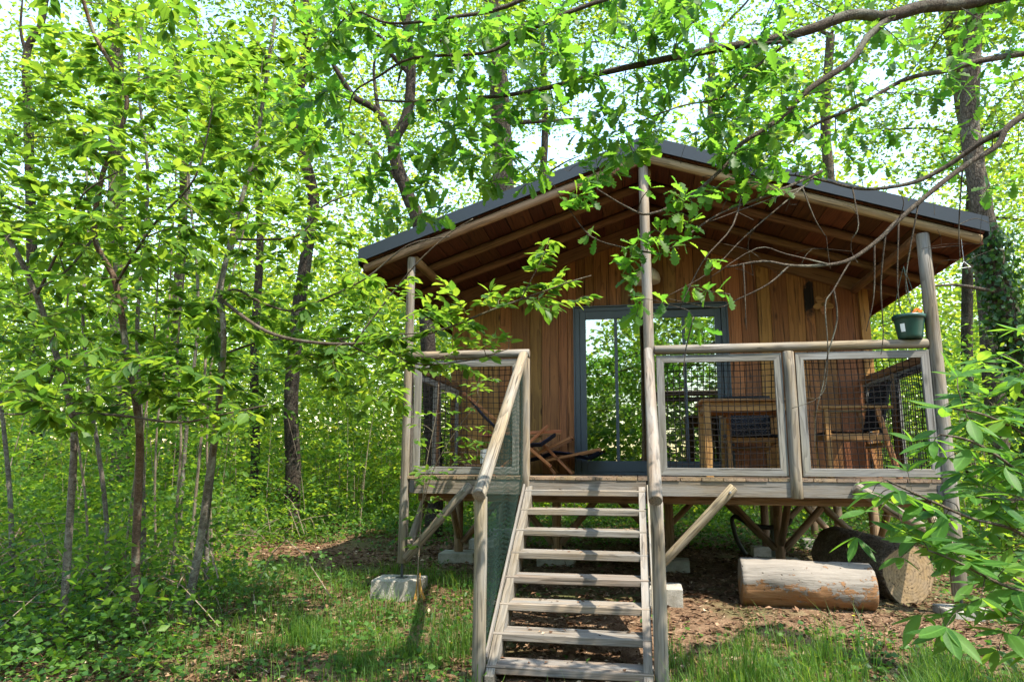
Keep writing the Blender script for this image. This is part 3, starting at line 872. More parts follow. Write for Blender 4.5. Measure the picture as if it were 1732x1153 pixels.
# ================================================================== STAIRCASE
st = empty('staircase', (-0.39, -0.95, -1.25))
tag(st, 'open wooden staircase with log handrails leading up to the porch', 'staircase')
TX0, TX1 = -0.934, 0.147
for i in range(8):
    yf = -(0.099 + 0.2292 * i); zt = -0.1168 - 0.1542 * i
    beam('tread', (TX0 + random.uniform(-.004, .004), yf + 0.115, zt - 0.026), (TX1 + random.uniform(-.003, .003), yf + 0.115 + random.uniform(-.003, .003), zt - 0.026 + random.uniform(-.003, .003)), 0.23, 0.052, M_TIMBER, st, c=0.006)
def stringer(x0, x1):
    b = MB()
    sl_ = 0.1542 / 0.2292
    ya, yb_ = -0.03, -1.76
    z_at = lambda y: -0.1168 + (y + 0.099) * sl_ - 0.012
    V = []
    for x_ in (x0, x1):
        V += [(x_, ya, z_at(ya) + 0.0), (x_, ya, z_at(ya) - 0.22), (x_, yb_ + 0.16, z_at(yb_ + 0.16) - 0.22 + 0.0), (x_, yb_, -1.34), (x_, yb_, z_at(yb_))]
    Fc = [(0, 1, 2, 3, 4), (9, 8, 7, 6, 5)] + [(k, k + 5, (k + 1) % 5 + 5, (k + 1) % 5) for k in range(5)]
    b.add(V, [f[::-1] for f in Fc])
    # local X along the slope for the grain
    m, L = frame_m((x0, ya, z_at(ya)), (x0, yb_, z_at(yb_)), (0, 0, 1))
    mi = m.inverted()
    b.v = [tuple(mi @ Vector(v)) for v in b.v]
    b.build('stringer', M_TIMBER, st, wm=m)
stringer(TX0 + 0.004, TX0 + 0.062)
stringer(TX1 - 0.062, TX1 - 0.004)
log('newel_post', (-0.985, -1.69, -1.42), (-0.985, -1.69, -0.11), 0.047, 0.045, M_LOG, st)
log('newel_post', (0.200, -1.66, -1.42), (0.198, -1.66, -0.13), 0.046, 0.044, M_LOG, st)
log('handrail', (-0.975, -1.80, -0.105), (-0.955, -0.055, 1.135), 0.047, 0.043, M_LOG, st)
log('handrail', (0.192, -1.78, -0.125), (0.205, -0.075, 1.135), 0.045, 0.043, M_LOG, st)
for x_, s_ in ((-0.945, 1), (0.165, -1)):
    beam('side_batten', (x_, -0.06, -0.085), (x_, -1.67, -1.165), 0.018, 0.05, M_TIMBER, st)
def stair_net(xn):
    b = MB()
    top = lambda y: 1.10 + (y + 0.055) * 0.71
    bot = lambda y: -0.075 + (y + 0.06) * 0.672
    ya, yb_ = -0.06, -1.64
    n = 64
    step = 0.045
    k = -60
    # diamond mesh: two families of slanted strands clipped to the quadrilateral
    for fam in (1, -1):
        c = -4.0
        while c < 4.0:
            pts = []
            for q in range(61):
                y = yb_ + (ya - yb_) * q / 60
                z = c + fam * 1.9 * y
                if bot(y) < z < top(y): pts.append((xn + 0.004 * math.sin(5 * z + 3 * y), y, z))
            if len(pts) >= 2: b.tube([pts[0], pts[len(pts) // 2], pts[-1]] if len(pts) > 2 else pts, 0.0013, 3, False)
            c += step * 1.5
    o = b.build('wire_netting', M_GREENNET, st); tag(o, kind='stuff')
stair_net(-0.962)

# ================================================================== PORCH FURNITURE
def leg_box(name, p0, p1, w, h, mat, parent, up=(0, 1, 0)):
    return beam(name, p0, p1, w, h, mat, parent, up=up, c=0.004)

# table
tx, ty, tw, td = 1.235, 0.88, 1.06, 0.72
tb = empty('wooden_table', (tx, ty, 0)); tag(tb, 'oiled wooden slatted table on the porch behind the netting', 'table')
for q in range(7):
    yy = ty - td / 2 + (q + 0.5) * td / 7
    beam('slat', (tx - tw / 2, yy, 0.737), (tx + tw / 2, yy, 0.737), td / 7 - 0.008, 0.024, M_TEAK, tb)
for sx_ in (-1, 1):
    for sy_ in (-1, 1):
        leg_box('leg', (tx + sx_ * (tw / 2 - 0.06), ty + sy_ * (td / 2 - 0.06), 0.0), (tx + sx_ * (tw / 2 - 0.06), ty + sy_ * (td / 2 - 0.06), 0.724), 0.07, 0.07, M_TEAK, tb)
for sy_ in (-1, 1):
    beam('apron', (tx - tw / 2 + 0.096, ty + sy_ * (td / 2 - 0.055), 0.675), (tx + tw / 2 - 0.096, ty + sy_ * (td / 2 - 0.055), 0.675), 0.022, 0.085, M_TEAK, tb)
for sx_ in (-1, 1):
    beam('apron', (tx + sx_ * (tw / 2 - 0.055), ty - td / 2 + 0.096, 0.675), (tx + sx_ * (tw / 2 - 0.055), ty + td / 2 - 0.096, 0.675), 0.022, 0.085, M_TEAK, tb)

def wicker_chair(cx_, cy_, rz, label):
    """teak armchair with woven seat and back; local -Y is the front"""
    t = empty('armchair', (cx_, cy_, 0)); tag(t, label, 'chair', 'teak armchairs with black wicker')
    R = Matrix.Translation((cx_, cy_, 0)) @ Matrix.Rotation(rz, 4, 'Z')
    def W(x_, y_, z_): return R @ Vector((x_, y_, z_))
    upv = (R.to_3x3() @ Vector((0, 1, 0)))
    side = (R.to_3x3() @ Vector((1, 0, 0)))
    hw = 0.265
    for s in (-1, 1):
        beam('leg', W(s * hw, -0.24, 0), W(s * hw, -0.24, 0.635), 0.045, 0.045, M_TEAK, t, up=upv)
        beam('leg', W(s * hw, 0.34, 0), W(s * hw, 0.20, 0.635), 0.04, 0.05, M_TEAK, t, up=side)
        beam('armrest', W(s * hw, -0.30, 0.648), W(s * hw, 0.33, 0.648), 0.06, 0.024, M_TEAK, t)
        beam('seat_rail', W(s * hw, -0.216, 0.375), W(s * hw, 0.24, 0.375), 0.026, 0.06, M_TEAK, t)
    beam('seat_rail', W(-hw + 0.024, -0.24, 0.372), W(hw - 0.024, -0.24, 0.372), 0.026, 0.055, M_TEAK, t)
    beam('seat_rail', W(-hw + 0.02, 0.24, 0.30), W(hw - 0.02, 0.24, 0.30), 0.026, 0.05, M_TEAK, t)
    # woven seat and back: real strands over a thin pad
    def weave(name, o, ux, uy, nx, ny, un):
        b = MB()
        stepx, stepy = 1.0 / nx, 1.0 / ny
        for j in range(ny):
            pts = []
            for i in range(2 * nx + 1):
                u = i / (2 * nx)
                h = 0.004 * (1 if (i // 1 + j) % 2 else -1)
                pts.append(o + ux * u + uy * ((j + 0.5) * stepy) + un * h)
            b.tube(pts, (uy.length * stepy) * 0.56, 4, False)
        for i in range(nx):
            b.tube([o + ux * ((i + 0.5) * stepx), o + ux * ((i + 0.5) * stepx) + uy], 0.004, 4, False)
        ob = b.build(name, M_WICKER, t); return ob
    weave('seat', W(-hw + 0.02, -0.235, 0.418), W(hw - 0.02, -0.235, 0.418) - W(-hw + 0.02, -0.235, 0.418), W(-hw + 0.02, 0.23, 0.40) - W(-hw + 0.02, -0.235, 0.418), 14, 22, Vector((0, 0, 1)))
    o = W(-hw + 0.03, 0.215, 0.44); ux = W(hw - 0.03, 0.215, 0.44) - o; uy = W(-hw + 0.03, 0.325, 0.86) - o
    weave('backrest', o, ux, uy, 14, 24, ux.normalized().cross(uy.normalized()))
    for s in (-1, 1):
        beam('back_post', W(s * (hw - 0.012), 0.222, 0.40), W(s * (hw - 0.012), 0.330, 0.875), 0.03, 0.03, M_WICKER, t, up=side)
    beam('top_rail', W(-hw + 0.0, 0.331, 0.875), W(hw - 0.0, 0.331, 0.875), 0.032, 0.028, M_WICKER, t)
    return t
wicker_chair(1.30, 1.40, 0.0, 'teak armchair with black wicker back facing out, tucked behind the table')
wicker_chair(2.07, 0.70, -math.pi / 2, 'teak armchair seen side-on at the right end of the porch')

def camp_chair(t, pts):
    for nm, p0, p1, w, h, mt in pts:
        beam(nm, p0, p1, w, h, mt, t, up=(0, 1, 0.2), c=0.005)

# reclining folding chair in the left half of the porch
def deck_chair(cx_, cy_, rz, sc_, label, folded=False):
    t = empty('folding_chair', (cx_, cy_, 0)); tag(t, label, 'folding chair', 'wooden folding chairs with navy canvas')
    R = Matrix.Translation((cx_, cy_, 0)) @ Matrix.Rotation(rz, 4, 'Z') @ Matrix.Scale(sc_, 4)
    def W(x_, y_, z_): return R @ Vector((x_, y_, z_))
    up = R.to_3x3() @ Vector((0, 1, 0))
    if not folded:
        A = [((-0.62, 0.86), (0.30, 0.10)), ((-0.30, 0.0), (0.28, 0.52)), ((-0.45, 0.42), (0.42, 0.46))]
    else:
        A = [((-0.42, 0.14), (0.22, 0.44)), ((-0.10, 0.16), (0.56, 0.30)), ((-0.36, 0.44), (0.02, 0.012)), ((-0.16, 0.40), (0.22, 0.012))]
    for s in (-1, 1):
        y_ = s * 0.24
        for q, ((xa, za), (xb, zb)) in enumerate(A):
            yy = y_ + (0.028 * s if q % 2 else 0.0)
            beam('frame_bar', W(xa, yy, za), W(xb, yy, zb), 0.032, 0.024, M_CAMP, t, up=up, c=0.005)
    # canvas sling
    b = MB()
    if not folded: prof = [(-0.60, 0.84), (-0.45, 0.66), (-0.25, 0.47), (0.0, 0.32), (0.2, 0.33), (0.36, 0.44)]
    else: prof = [(-0.40, 0.16), (-0.2, 0.20), (0.0, 0.27), (0.2, 0.25), (0.4, 0.20), (0.54, 0.28)]
    V = []; Fc = []
    for (x_, z_) in prof:
        for (yy, dz) in ((-0.225, 0.012), (0.0, -0.02), (0.225, 0.012), (0.225, 0.004), (0.0, -0.028), (-0.225, 0.004)):
            V.append(W(x_, yy, z_ + dz))
    for i in range(len(prof) - 1):
        for k in range(6):
            k2 = (k + 1) % 6
            Fc.append((i * 6 + k, i * 6 + k2, i * 6 + 6 + k2, i * 6 + 6 + k))
    Fc.append(tuple(range(6))); Fc.append(tuple(range(len(V) - 6, len(V)))[::-1])
    b.add(V, Fc); b.build('canvas_sling', M_NAVY, t)
    for (x_, z_) in (A[0][0], A[0][1]):
        log('crossbar', W(x_, -0.26, z_), W(x_, 0.26, z_), 0.018, 0.018, M_CAMP, t, segs=2, sides=10)
    return t
deck_chair(-1.15, 1.10, 0.12, 1.0, 'reclined wooden camp chair with navy canvas behind the left netting')
deck_chair(-0.86, 1.62, 0.05, 0.95, 'collapsed wooden camp chair with navy canvas lying beside the glass door', True)

# small white jar on the deck behind the left netting
j = empty('jar', (-1.55, 1.0, 0)); tag(j, 'small white jar standing on the deck behind the left netting', 'jar')
MB().tube([(-1.55, 1.0, 0.12), (-1.55, 1.0, 0.125), (-1.55, 1.0, 0.24), (-1.55, 1.0, 0.245)], [0.045, 0.05, 0.05, 0.045], 16).build('body', M_WHITE, j)
MB().tube([(-1.55, 1.0, 0.246), (-1.55, 1.0, 0.275)], 0.047, 16).build('lid', M_WHITE, j)
bx_ = empty('wooden_crate', (-1.55, 1.0, 0)); tag(bx_, 'low wooden crate under the white jar on the porch', 'crate')
beam('lid_board', (-1.75, 1.0, 0.106), (-1.35, 1.0, 0.106), 0.26, 0.022, M_DECK, bx_)
for xx in (-1.72, -1.38): beam('end_board', (xx, 0.88, 0.05), (xx, 1.12, 0.05), 0.02, 0.086, M_DECK, bx_)

# plant pot standing on the railing
pp = Vector((2.455, -0.004, 1.199))
pt = empty('plant_pot', pp); tag(pt, 'dark green plastic plant pot standing on the railing by the right post', 'plant pot')
b = MB(); prof = [(0.092, 0.0), (0.098, 0.012), (0.100, 0.03), (0.120, 0.165), (0.122, 0.172), (0.132, 0.174), (0.134, 0.206), (0.126, 0.210), (0.114, 0.190)]
V = []; Fc = []; ns = 28
for (r_, z_) in prof:
    for k in range(ns):
        a = 2 * math.pi * k / ns; V.append((pp.x + r_ * math.cos(a), pp.y + r_ * math.sin(a), pp.z + z_))
for i in range(len(prof) - 1):
    for k in range(ns):
        k2 = (k + 1) % ns; Fc.append((i * ns + k, i * ns + k2, (i + 1) * ns + k2, (i + 1) * ns + k))
Fc.append(tuple(range(ns))[::-1])
b.add(V, Fc).build('pot', M_POT, pt, True)
V = [(pp.x, pp.y, pp.z + 0.19)] + [(pp.x + 0.115 * math.cos(2 * math.pi * k / 20), pp.y + 0.115 * math.sin(2 * math.pi * k / 20), pp.z + 0.186) for k in range(20)]
MB().add(V, [(0, k + 1, (k + 1) % 20 + 1) for k in range(20)]).build('soil', M_GROUND, pt)
# paper label stuck on the pot
lab = MB(); V = []
for k in range(5):
    a = math.radians(212 + k * 5)
    for z_ in (0.055, 0.125):
        r_ = 0.100 + (z_ - 0.03) * 0.148 + 0.002
        V.append((pp.x + r_ * math.cos(a), pp.y + r_ * math.sin(a), pp.z + z_))
lab.add(V, [(2 * k, 2 * k + 2, 2 * k + 3, 2 * k + 1) for k in range(4)]).build('paper_label', M_WHITE, pt)
for q in range(3):
    a = 2 * math.pi * q / 3 + 0.4
    MB().tube([(pp.x + 0.13 * math.cos(a), pp.y + 0.13 * math.sin(a), pp.z + 0.20), (pp.x + 0.05 * math.cos(a), pp.y + 0.05 * math.sin(a), pp.z + 0.50), (pp.x, pp.y, pp.z + 0.66)], 0.0022, 5).build('hanger_wire', M_GREENNET, pt)
for q in range(14):
    a = random.uniform(0, 6.28); L = random.uniform(0.06, 0.13); r0_ = random.uniform(0, 0.06)
    base = Vector((pp.x + r0_ * math.cos(a), pp.y + r0_ * math.sin(a), pp.z + 0.19))
    d = Vector((math.cos(a) * 0.7, math.sin(a) * 0.7, random.uniform(0.6, 1.1))).normalized()
    s = d.cross(Vector((0, 0, 1))).normalized() * 0.014
    MB().add([base, base + d * L * .5 + s, base + d * L, base + d * L * .5 - s], [(0, 1, 2), (0, 2, 3)]).build('leaf', M_COVER, pt)
for (dx, dz) in ((0.05, 0.245), (0.075, 0.235), (0.02, 0.235)):
    b = MB()
    for k in range(6):
        a = 2 * math.pi * k / 6; c_ = Vector((pp.x + dx, pp.y - 0.06, pp.z + dz))
        b.add([c_, c_ + Vector((math.cos(a - .4) * .014, -.004, math.sin(a - .4) * .014)), c_ + Vector((math.cos(a) * .024, 0, math.sin(a) * .024)), c_ + Vector((math.cos(a + .4) * .014, -.004, math.sin(a + .4) * .014))], [(0, 1, 2, 3)])
    b.build('flower', M_ORANGE, pt)

# pale enamel lampshade on the wall above the door
lp = Vector((0.235, YW - 0.20, 2.35))
lm = empty('wall_lamp', (lp.x, YW, lp.z)); tag(lm, 'round cream lampshade on the wall above the door, behind the middle post', 'lamp')
V = []; Fc = []; ns = 28
prof = [(0.155, -0.085), (0.17, -0.08), (0.175, -0.04), (0.16, 0.02), (0.12, 0.07), (0.06, 0.10), (0.03, 0.105), (0.03, 0.15)]
for (r_, z_) in prof:
    for k in range(ns):
        a = 2 * math.pi * k / ns; V.append((lp.x + r_ * math.cos(a), lp.y + r_ * math.sin(a), lp.z + z_))
for i in range(len(prof) - 1):
    for k in range(ns):
        k2 = (k + 1) % ns; Fc.append((i * ns + k, i * ns + k2, (i + 1) * ns + k2, (i + 1) * ns + k))
Fc.append(tuple((len(prof) - 1) * ns + k for k in range(ns))); Fc.append(tuple(range(ns))[::-1])
MB().add(V, Fc).build('lamp_shade', M_ENAMEL, lm, True)
MB().tube([(lp.x, lp.y, lp.z + 0.149), (lp.x, lp.y + 0.02, lp.z + 0.19), (lp.x, lp.y + 0.10, lp.z + 0.21), (lp.x, YW - 0.032, lp.z + 0.21)], 0.012, 8).build('arm', M_BRACKET, lm)

# wooden flower ornament
fo = on_y(1392, 515, YW - 0.03); fo = Vector((fo.x, YW - 0.030, fo.z))
fl = empty('flower_ornament', fo); tag(fl, 'small flower ornament of wooden discs hung on the cladding', 'ornament')
for k in range(5):
    a = math.radians(-90 + 72 * k)
    c_ = fo + Vector((math.cos(a) * 0.065, -0.006, math.sin(a) * 0.065))
    u = Vector((math.cos(a), 0, math.sin(a))); w = Vector((-math.sin(a), 0, math.cos(a)))
    V = []
    for dy in (0.0, -0.012):
        for q in range(14):
            t_ = 2 * math.pi * q / 14
            V.append(c_ + u * (0.052 * math.cos(t_)) + w * (0.036 * math.sin(t_)) + Vector((0, dy, 0)))
    MB().add(V, [tuple(range(14)), tuple(range(27, 13, -1))] + [(q, q + 14, (q + 1) % 14 + 14, (q + 1) % 14) for q in range(14)]).build('petal', M_TEAK, fl)
log('hub', fo + Vector((0, 0.0, 0)), fo + Vector((0, -0.03, 0)), 0.022, 0.022, M_RAFTER, fl, segs=2, chamfer=.002)

# little wire triangle hanging from the eave
hp = Vector((2.92, -0.06, 1.86))
hg = empty('hanging_ornament', hp); tag(hg, 'tiny white wire triangle dangling on a thread from the right eave', 'ornament')
MB().tube([hp + Vector((0, 0, 0.24)), hp], 0.0012, 4).build('thread', M_WHITE, hg)
tri = [hp, hp + Vector((-0.045, 0, -0.06)), hp + Vector((0.05, 0, -0.05)), hp]
b = MB()
for a, c in zip(tri[:-1], tri[1:]): b.tube([a, c], 0.0025, 5)
b.build('wire_triangle', M_WHITE, hg)

# ================================================================== UNDER AND BESIDE THE CABIN
def stump(name, p0, p1, r0, r1, mat, label, cat, seed):
    random.seed(seed)
    o = log(name, p0, p1, r0, r1, mat, None, wob=0.035, sides=56, segs=34, chamfer=0.012)
    from mathutils import noise as mnoise
    for v in o.data.vertices:   # lumps, peeled patches and rough ends
        q = v.co; rr = math.hypot(q.y, q.z)
        if rr > 1e-4:
            d = 0.016 * mnoise.noise(Vector((q.x * 2.2, q.y * 5, q.z * 5 + seed))) + 0.008 * mnoise.noise(Vector((q.x * 6, q.y * 14, q.z * 14 + seed)))
            pk = mnoise.noise(Vector((q.x * 3.1 + 7, q.y * 6, q.z * 6 + seed)))
            if pk > 0.12: d += 0.007
            v.co.y *= 1 + d / rr; v.co.z *= 1 + d / rr
    if mat is M_LOGCUT:
        o.data.materials.append(M_STUMPBARK)
        for p in list(o.data.polygons)[:-2]: p.material_index = 1
    return tag(o, label, cat, 'cut logs beside the cabin')
M_STUMPBARK = bark('stump_bark', (0.07, 0.048, 0.032), (0.14, 0.10, 0.066), (0.22, 0.165, 0.115), zs=1.0, scale=14, bumpd=0.015, lichen=0.1)
lz = g0(1.45, 0.12)
stump('cut_log', (0.945, 0.17, lz + 0.182), (2.015, 0.14, lz + 0.178), 0.202, 0.195, M_PEEL, 'half-peeled pale log lying lengthwise in front of the stilts', 'log', 4)
sz = g0(2.5, 0.6)
stump('cut_log', (2.40, 0.42, sz + 0.235), (2.07, 1.45, sz + 0.27), 0.255, 0.275, M_LOGCUT, 'thick stump on its side with its sawn end facing out, right of the peeled log', 'log', 5)
random.seed(5)
# drainpipe and hose
pp0 = on_y(1309, 852, 2.35)
dp = empty('drainpipe', (pp0.x, 2.35, g0(pp0.x, 2.35))); tag(dp, 'beige drainpipe with grey collar rising beside a dark stilt under the house', 'pipe')
MB().tube([(pp0.x, 2.35, -0.62), (pp0.x, 2.35, -0.10)], 0.055, 16).build('pipe', M_PVC, dp, True)
MB().tube([(pp0.x, 2.35, g0(pp0.x, 2.35) - 0.05), (pp0.x, 2.35, -0.60)], 0.062, 16).build('collar', M_GREYPVC, dp, True)
hpts = [on_y(x_, y_, 2.2) for (x_, y_) in ((1262, 938), (1248, 915), (1240, 890), (1239, 876), (1247, 874), (1265, 884), (1290, 891), (1318, 890), (1333, 885), (1338, 876))]
def smooth_path(pts, n=5):
    pts = [Vector(p) for p in pts]; out = []
    for i in range(len(pts) - 1):
        p0 = pts[max(i - 1, 0)]; p1 = pts[i]; p2 = pts[i + 1]; p3 = pts[min(i + 2, len(pts) - 1)]
        for k in range(n):
            t = k / n
            out.append(0.5 * ((2 * p1) + (p2 - p0) * t + (2 * p0 - 5 * p1 + 4 * p2 - p3) * t * t + (3 * p1 - p0 - 3 * p2 + p3) * t ** 3))
    out.append(pts[-1]); return out
tag(MB().tube(smooth_path(hpts), 0.026, 10).build('drain_hose', M_HOSE, None, True), 'thick black hose looping down beside the drainpipe under the house', 'hose')

# low timber wall glimpsed behind the shrubs on the right
tw0 = Vector((5.9, 4.2, 0)); tw1 = Vector((8.6, 5.0, 0))
tg = empty('timber_wall', (7.2, 4.6, g0(7.2, 4.6))); tag(tg, 'low wall of brown horizontal boards glimpsed behind shrubs right of the cabin', 'wall')
for q in range(4):
    z = g0(7.2, 4.6) + 0.55 + q * 0.15
    beam('board', (tw0.x, tw0.y, z), (tw1.x, tw1.y, z), 0.03, 0.14, M_BOARD, tg)
for f in (0.05, 0.5, 0.95):
    p = tw0.lerp(tw1, f); log('post', (p.x, p.y + 0.07, g0(p.x, p.y) - 0.1), (p.x, p.y + 0.07, g0(7.2, 4.6) + 1.1), 0.05, 0.05, M_UNDER, tg, segs=3, sides=10)

# ================================================================== VEGETATION HELPERS
def leaf_template(kind):
    """leaf along +X (length 1), across Y, folded in Z; returns verts, tris"""
    if kind == 'oval':
        t = [0.0, 0.22, 0.5, 0.78, 1.0]; w = [0.0, 0.20, 0.245, 0.14, 0.0]
    elif kind == 'chestnut':
        t = [0.0, 0.12, 0.28, 0.45, 0.62, 0.8, 0.92, 1.0]; w = [0.0, 0.09, 0.145, 0.165, 0.15, 0.10, 0.04, 0.0]
    else:
        t = [0.0, 0.10, 0.20, 0.30, 0.37, 0.47, 0.56, 0.67, 0.76, 0.87, 0.95, 1.0]
        w = [0.012, 0.03, 0.075, 0.155, 0.085, 0.24, 0.13, 0.29, 0.17, 0.215, 0.10, 0.02]
    n = len(t)
    V = []
    for a, b in zip(t, w):
        arch = -0.10 * a * a
        V += [(a, 0.0, arch), (a + (0.05 * b), b, arch + 0.28 * b), (a + (0.05 * b), -b, arch + 0.28 * b)]
    F = []
    for i in range(n - 1):
        a, b = 3 * i, 3 * i + 3
        for s in (1, 2):
            q = (a, b, b + s, a + s)
            if s == 1: tr = [(q[0], q[1], q[2]), (q[0], q[2], q[3])]
            else: tr = [(q[0], q[2], q[1]), (q[0], q[3], q[2])]
            for f in tr:
                P = [np.array(V[k]) for k in f]
                if np.linalg.norm(np.cross(P[1] - P[0], P[2] - P[0])) > 1e-5: F.append(f)
    return np.array(V, float), np.array(F, int)
TPL = {k: leaf_template(k) for k in ('oval', 'chestnut', 'oak')}
RH_V = np.array([(0, 0, 0), (0.48, 0.27, 0.05), (1, 0, -0.06), (0.48, -0.27, 0.05)], float)
RH_F = np.array([(0, 2, 1), (0, 3, 2)], int)

def unit(v):
    return v / np.maximum(np.linalg.norm(v, axis=-1, keepdims=True), 1e-9)

def frames(pos, ax, nr, size):
    ax = unit(ax); nr = nr - ax * np.sum(nr * ax, -1, keepdims=True); nr = unit(nr)
    by = np.cross(nr, ax)
    return pos, ax, by, nr, size

def scatter(tplv, tplf, pos, ax, nr, size):
    pos, ax, by, nr, size = frames(pos, ax, nr, size)
    s = size[:, None, None]
    V = pos[:, None, :] + s * (tplv[None, :, 0:1] * ax[:, None, :] + tplv[None, :, 1:2] * by[:, None, :] + tplv[None, :, 2:3] * nr[:, None, :])
    n = len(pos); k = len(tplv)
    F = (tplf[None] + (np.arange(n) * k)[:, None, None]).reshape(-1, 3)
    return V.reshape(-1, 3), F

def stuff_mesh(name, V, F, mat, parent=None):
    o = link(bpy.data.objects.new(name, np_mesh(name, V, F, mat)), parent)
    o['kind'] = 'stuff'
    return o

def project(P):
    d = np.asarray(P) - np.array(CAM)
    z = d @ np.array(FW)
    return 866 + F_PX * (d @ np.array(RT)) / z, 576.5 - F_PX * (d @ np.array(UP)) / z, z

class Plant:
    """grows twigs from a set of limbs and collects leaves"""
    def __init__(self):
        self.wood = MB(); self.nodes = []; self.rad = []; self.pos = []; self.ax = []; self.nr = []; self.size = []
    def limb(self, pts, r0, r1, sides=8, n=5, wob=0.03):
        P = smooth_path(pts, n)
        m = len(P)
        R = [r0 + (r1 - r0) * (i / (m - 1)) ** 0.8 for i in range(m)]
        self.wood.tube(P, R, sides, True, wob)
        for p, r in zip(P[1:], R[1:]): self.nodes.append(p); self.rad.append(r)
        return P
    def nearest(self, p, below=0.0):
        A = np.array(self.nodes); d = A - np.array(p)
        c = np.sum(d * d, 1) + below * np.maximum(d[:, 2], 0)
        i = int(np.argmin(c)); return i
    def twig(self, target, r=0.004, sag=0.0, sides=5, below=0.6, maxr=0.012):
        i = self.nearest(target, below)
        p0 = Vector(self.nodes[i]); p2 = Vector(target)
        L = (p2 - p0).length
        if L < 0.02: return [p0, p2]
        mid = p0.lerp(p2, 0.5) + Vector((random.uniform(-.12, .12), random.uniform(-.12, .12), random.uniform(-.02, .16) - sag)) * L
        P = smooth_path([p0, mid, p2], 5)
        m = len(P); r0 = min(self.rad[i] * 0.75, r * (1 + 1.6 * L), maxr)
        R = [r0 + (r * 0.6 - r0) * k / (m - 1) for k in range(m)]
        self.wood.tube(P, R, sides, False)
        for k in range(2, m): self.nodes.append(P[k]); self.rad.append(R[k])
        return P
    def leaf(self, p, ax, nr, s):
        self.pos.append(tuple(p)); self.ax.append(tuple(ax)); self.nr.append(tuple(nr)); self.size.append(s)
    def leafy(self, P, n, size, spread=0.9, droop=0.25, start=0.25, tip=True):
        """alternate leaves along a twig"""
        m = len(P)
        for k in range(n):
            f = start + (1 - start) * (k + random.random() * 0.6) / n
            q = min(f, 0.999) * (m - 1); i = int(q); p = Vector(P[i]).lerp(Vector(P[i + 1]), q - i)
            t = (Vector(P[i + 1]) - Vector(P[i])).normalized()
            side = t.cross(Vector((0, 0, 1)))
            if side.length < 0.1: side = Vector((1, 0, 0))
            side.normalize()
            a = t * random.uniform(0.3, 0.8) + side * ((1 if k % 2 else -1) * spread * random.uniform(0.6, 1.1)) + Vector((random.uniform(-.25, .25), random.uniform(-.25, .25), -droop * random.uniform(0.2, 1.8)))
            nrm = Vector((random.uniform(-.5, .5), random.uniform(-.5, .5), 1.0))
            self.leaf(p + a.normalized() * 0.012, a, nrm, size * random.uniform(0.6, 1.15))
        if tip:
            t = (Vector(P[-1]) - Vector(P[-2])).normalized()
            for k in range(2):
                self.leaf(P[-1], t + Vector((random.uniform(-.5, .5), random.uniform(-.5, .5), random.uniform(-.5, .2))), Vector((random.uniform(-.4, .4), random.uniform(-.4, .4), 1)), size * random.uniform(0.6, 1.0))
    def finish(self, root, tpl, mat, mat1, wood_mat, singles=0, wood_name='branches', seed=0):
        self.wood.build(wood_name, wood_mat, root, True)['kind'] = 'stuff'
        pos = np.array(self.pos); ax = np.array(self.ax); nr = np.array(self.nr); size = np.array(self.size)
        if len(pos) == 0: return
        tv, tf = TPL[tpl]
        px, py, z = project(pos)
        score = size / np.maximum(z, 0.3) * ((px > 0) & (px < 1732) & (py > 0) & (py < 1153) & (z > 0.3))
        order = np.argsort(-score)
        pick = order[:singles]; pick = pick[score[pick] > 0]
        mask = np.ones(len(pos), bool); mask[pick] = False
        crown = None
        if mask.any():
            V, F = scatter(tv, tf, pos[mask], ax[mask], nr[mask], size[mask])
            crown = stuff_mesh('crown', V, F, mat, root)
        if len(pick):
            key = ('leafmesh', tpl, mat1.name)
            if key not in _cache:
                ms = []
                for q in range(4):
                    v = tv.copy(); v[:, 2] += (q - 1.5) * 0.05 * np.sin(v[:, 0] * 3.0 + q); v[:, 1] *= 0.9 + 0.07 * q
                    v[:, 1] += (q - 1.5) * 0.05 * v[:, 0] ** 2
                    ms.append(np_mesh('leaf', v, tf, mat1))
                _cache[key] = ms
            ms = _cache[key]
            P_, A_, B_, N_, S_ = frames(pos[pick], ax[pick], nr[pick], size[pick])
            for i in range(len(pick)):
                m = Matrix.Identity(4)
                for r in range(3):
                    m[r][0] = A_[i][r] * S_[i]; m[r][1] = B_[i][r] * S_[i]; m[r][2] = N_[i][r] * S_[i]; m[r][3] = P_[i][r]
                link(bpy.data.objects.new('leaf', ms[i % 4]), crown if crown else root, m)

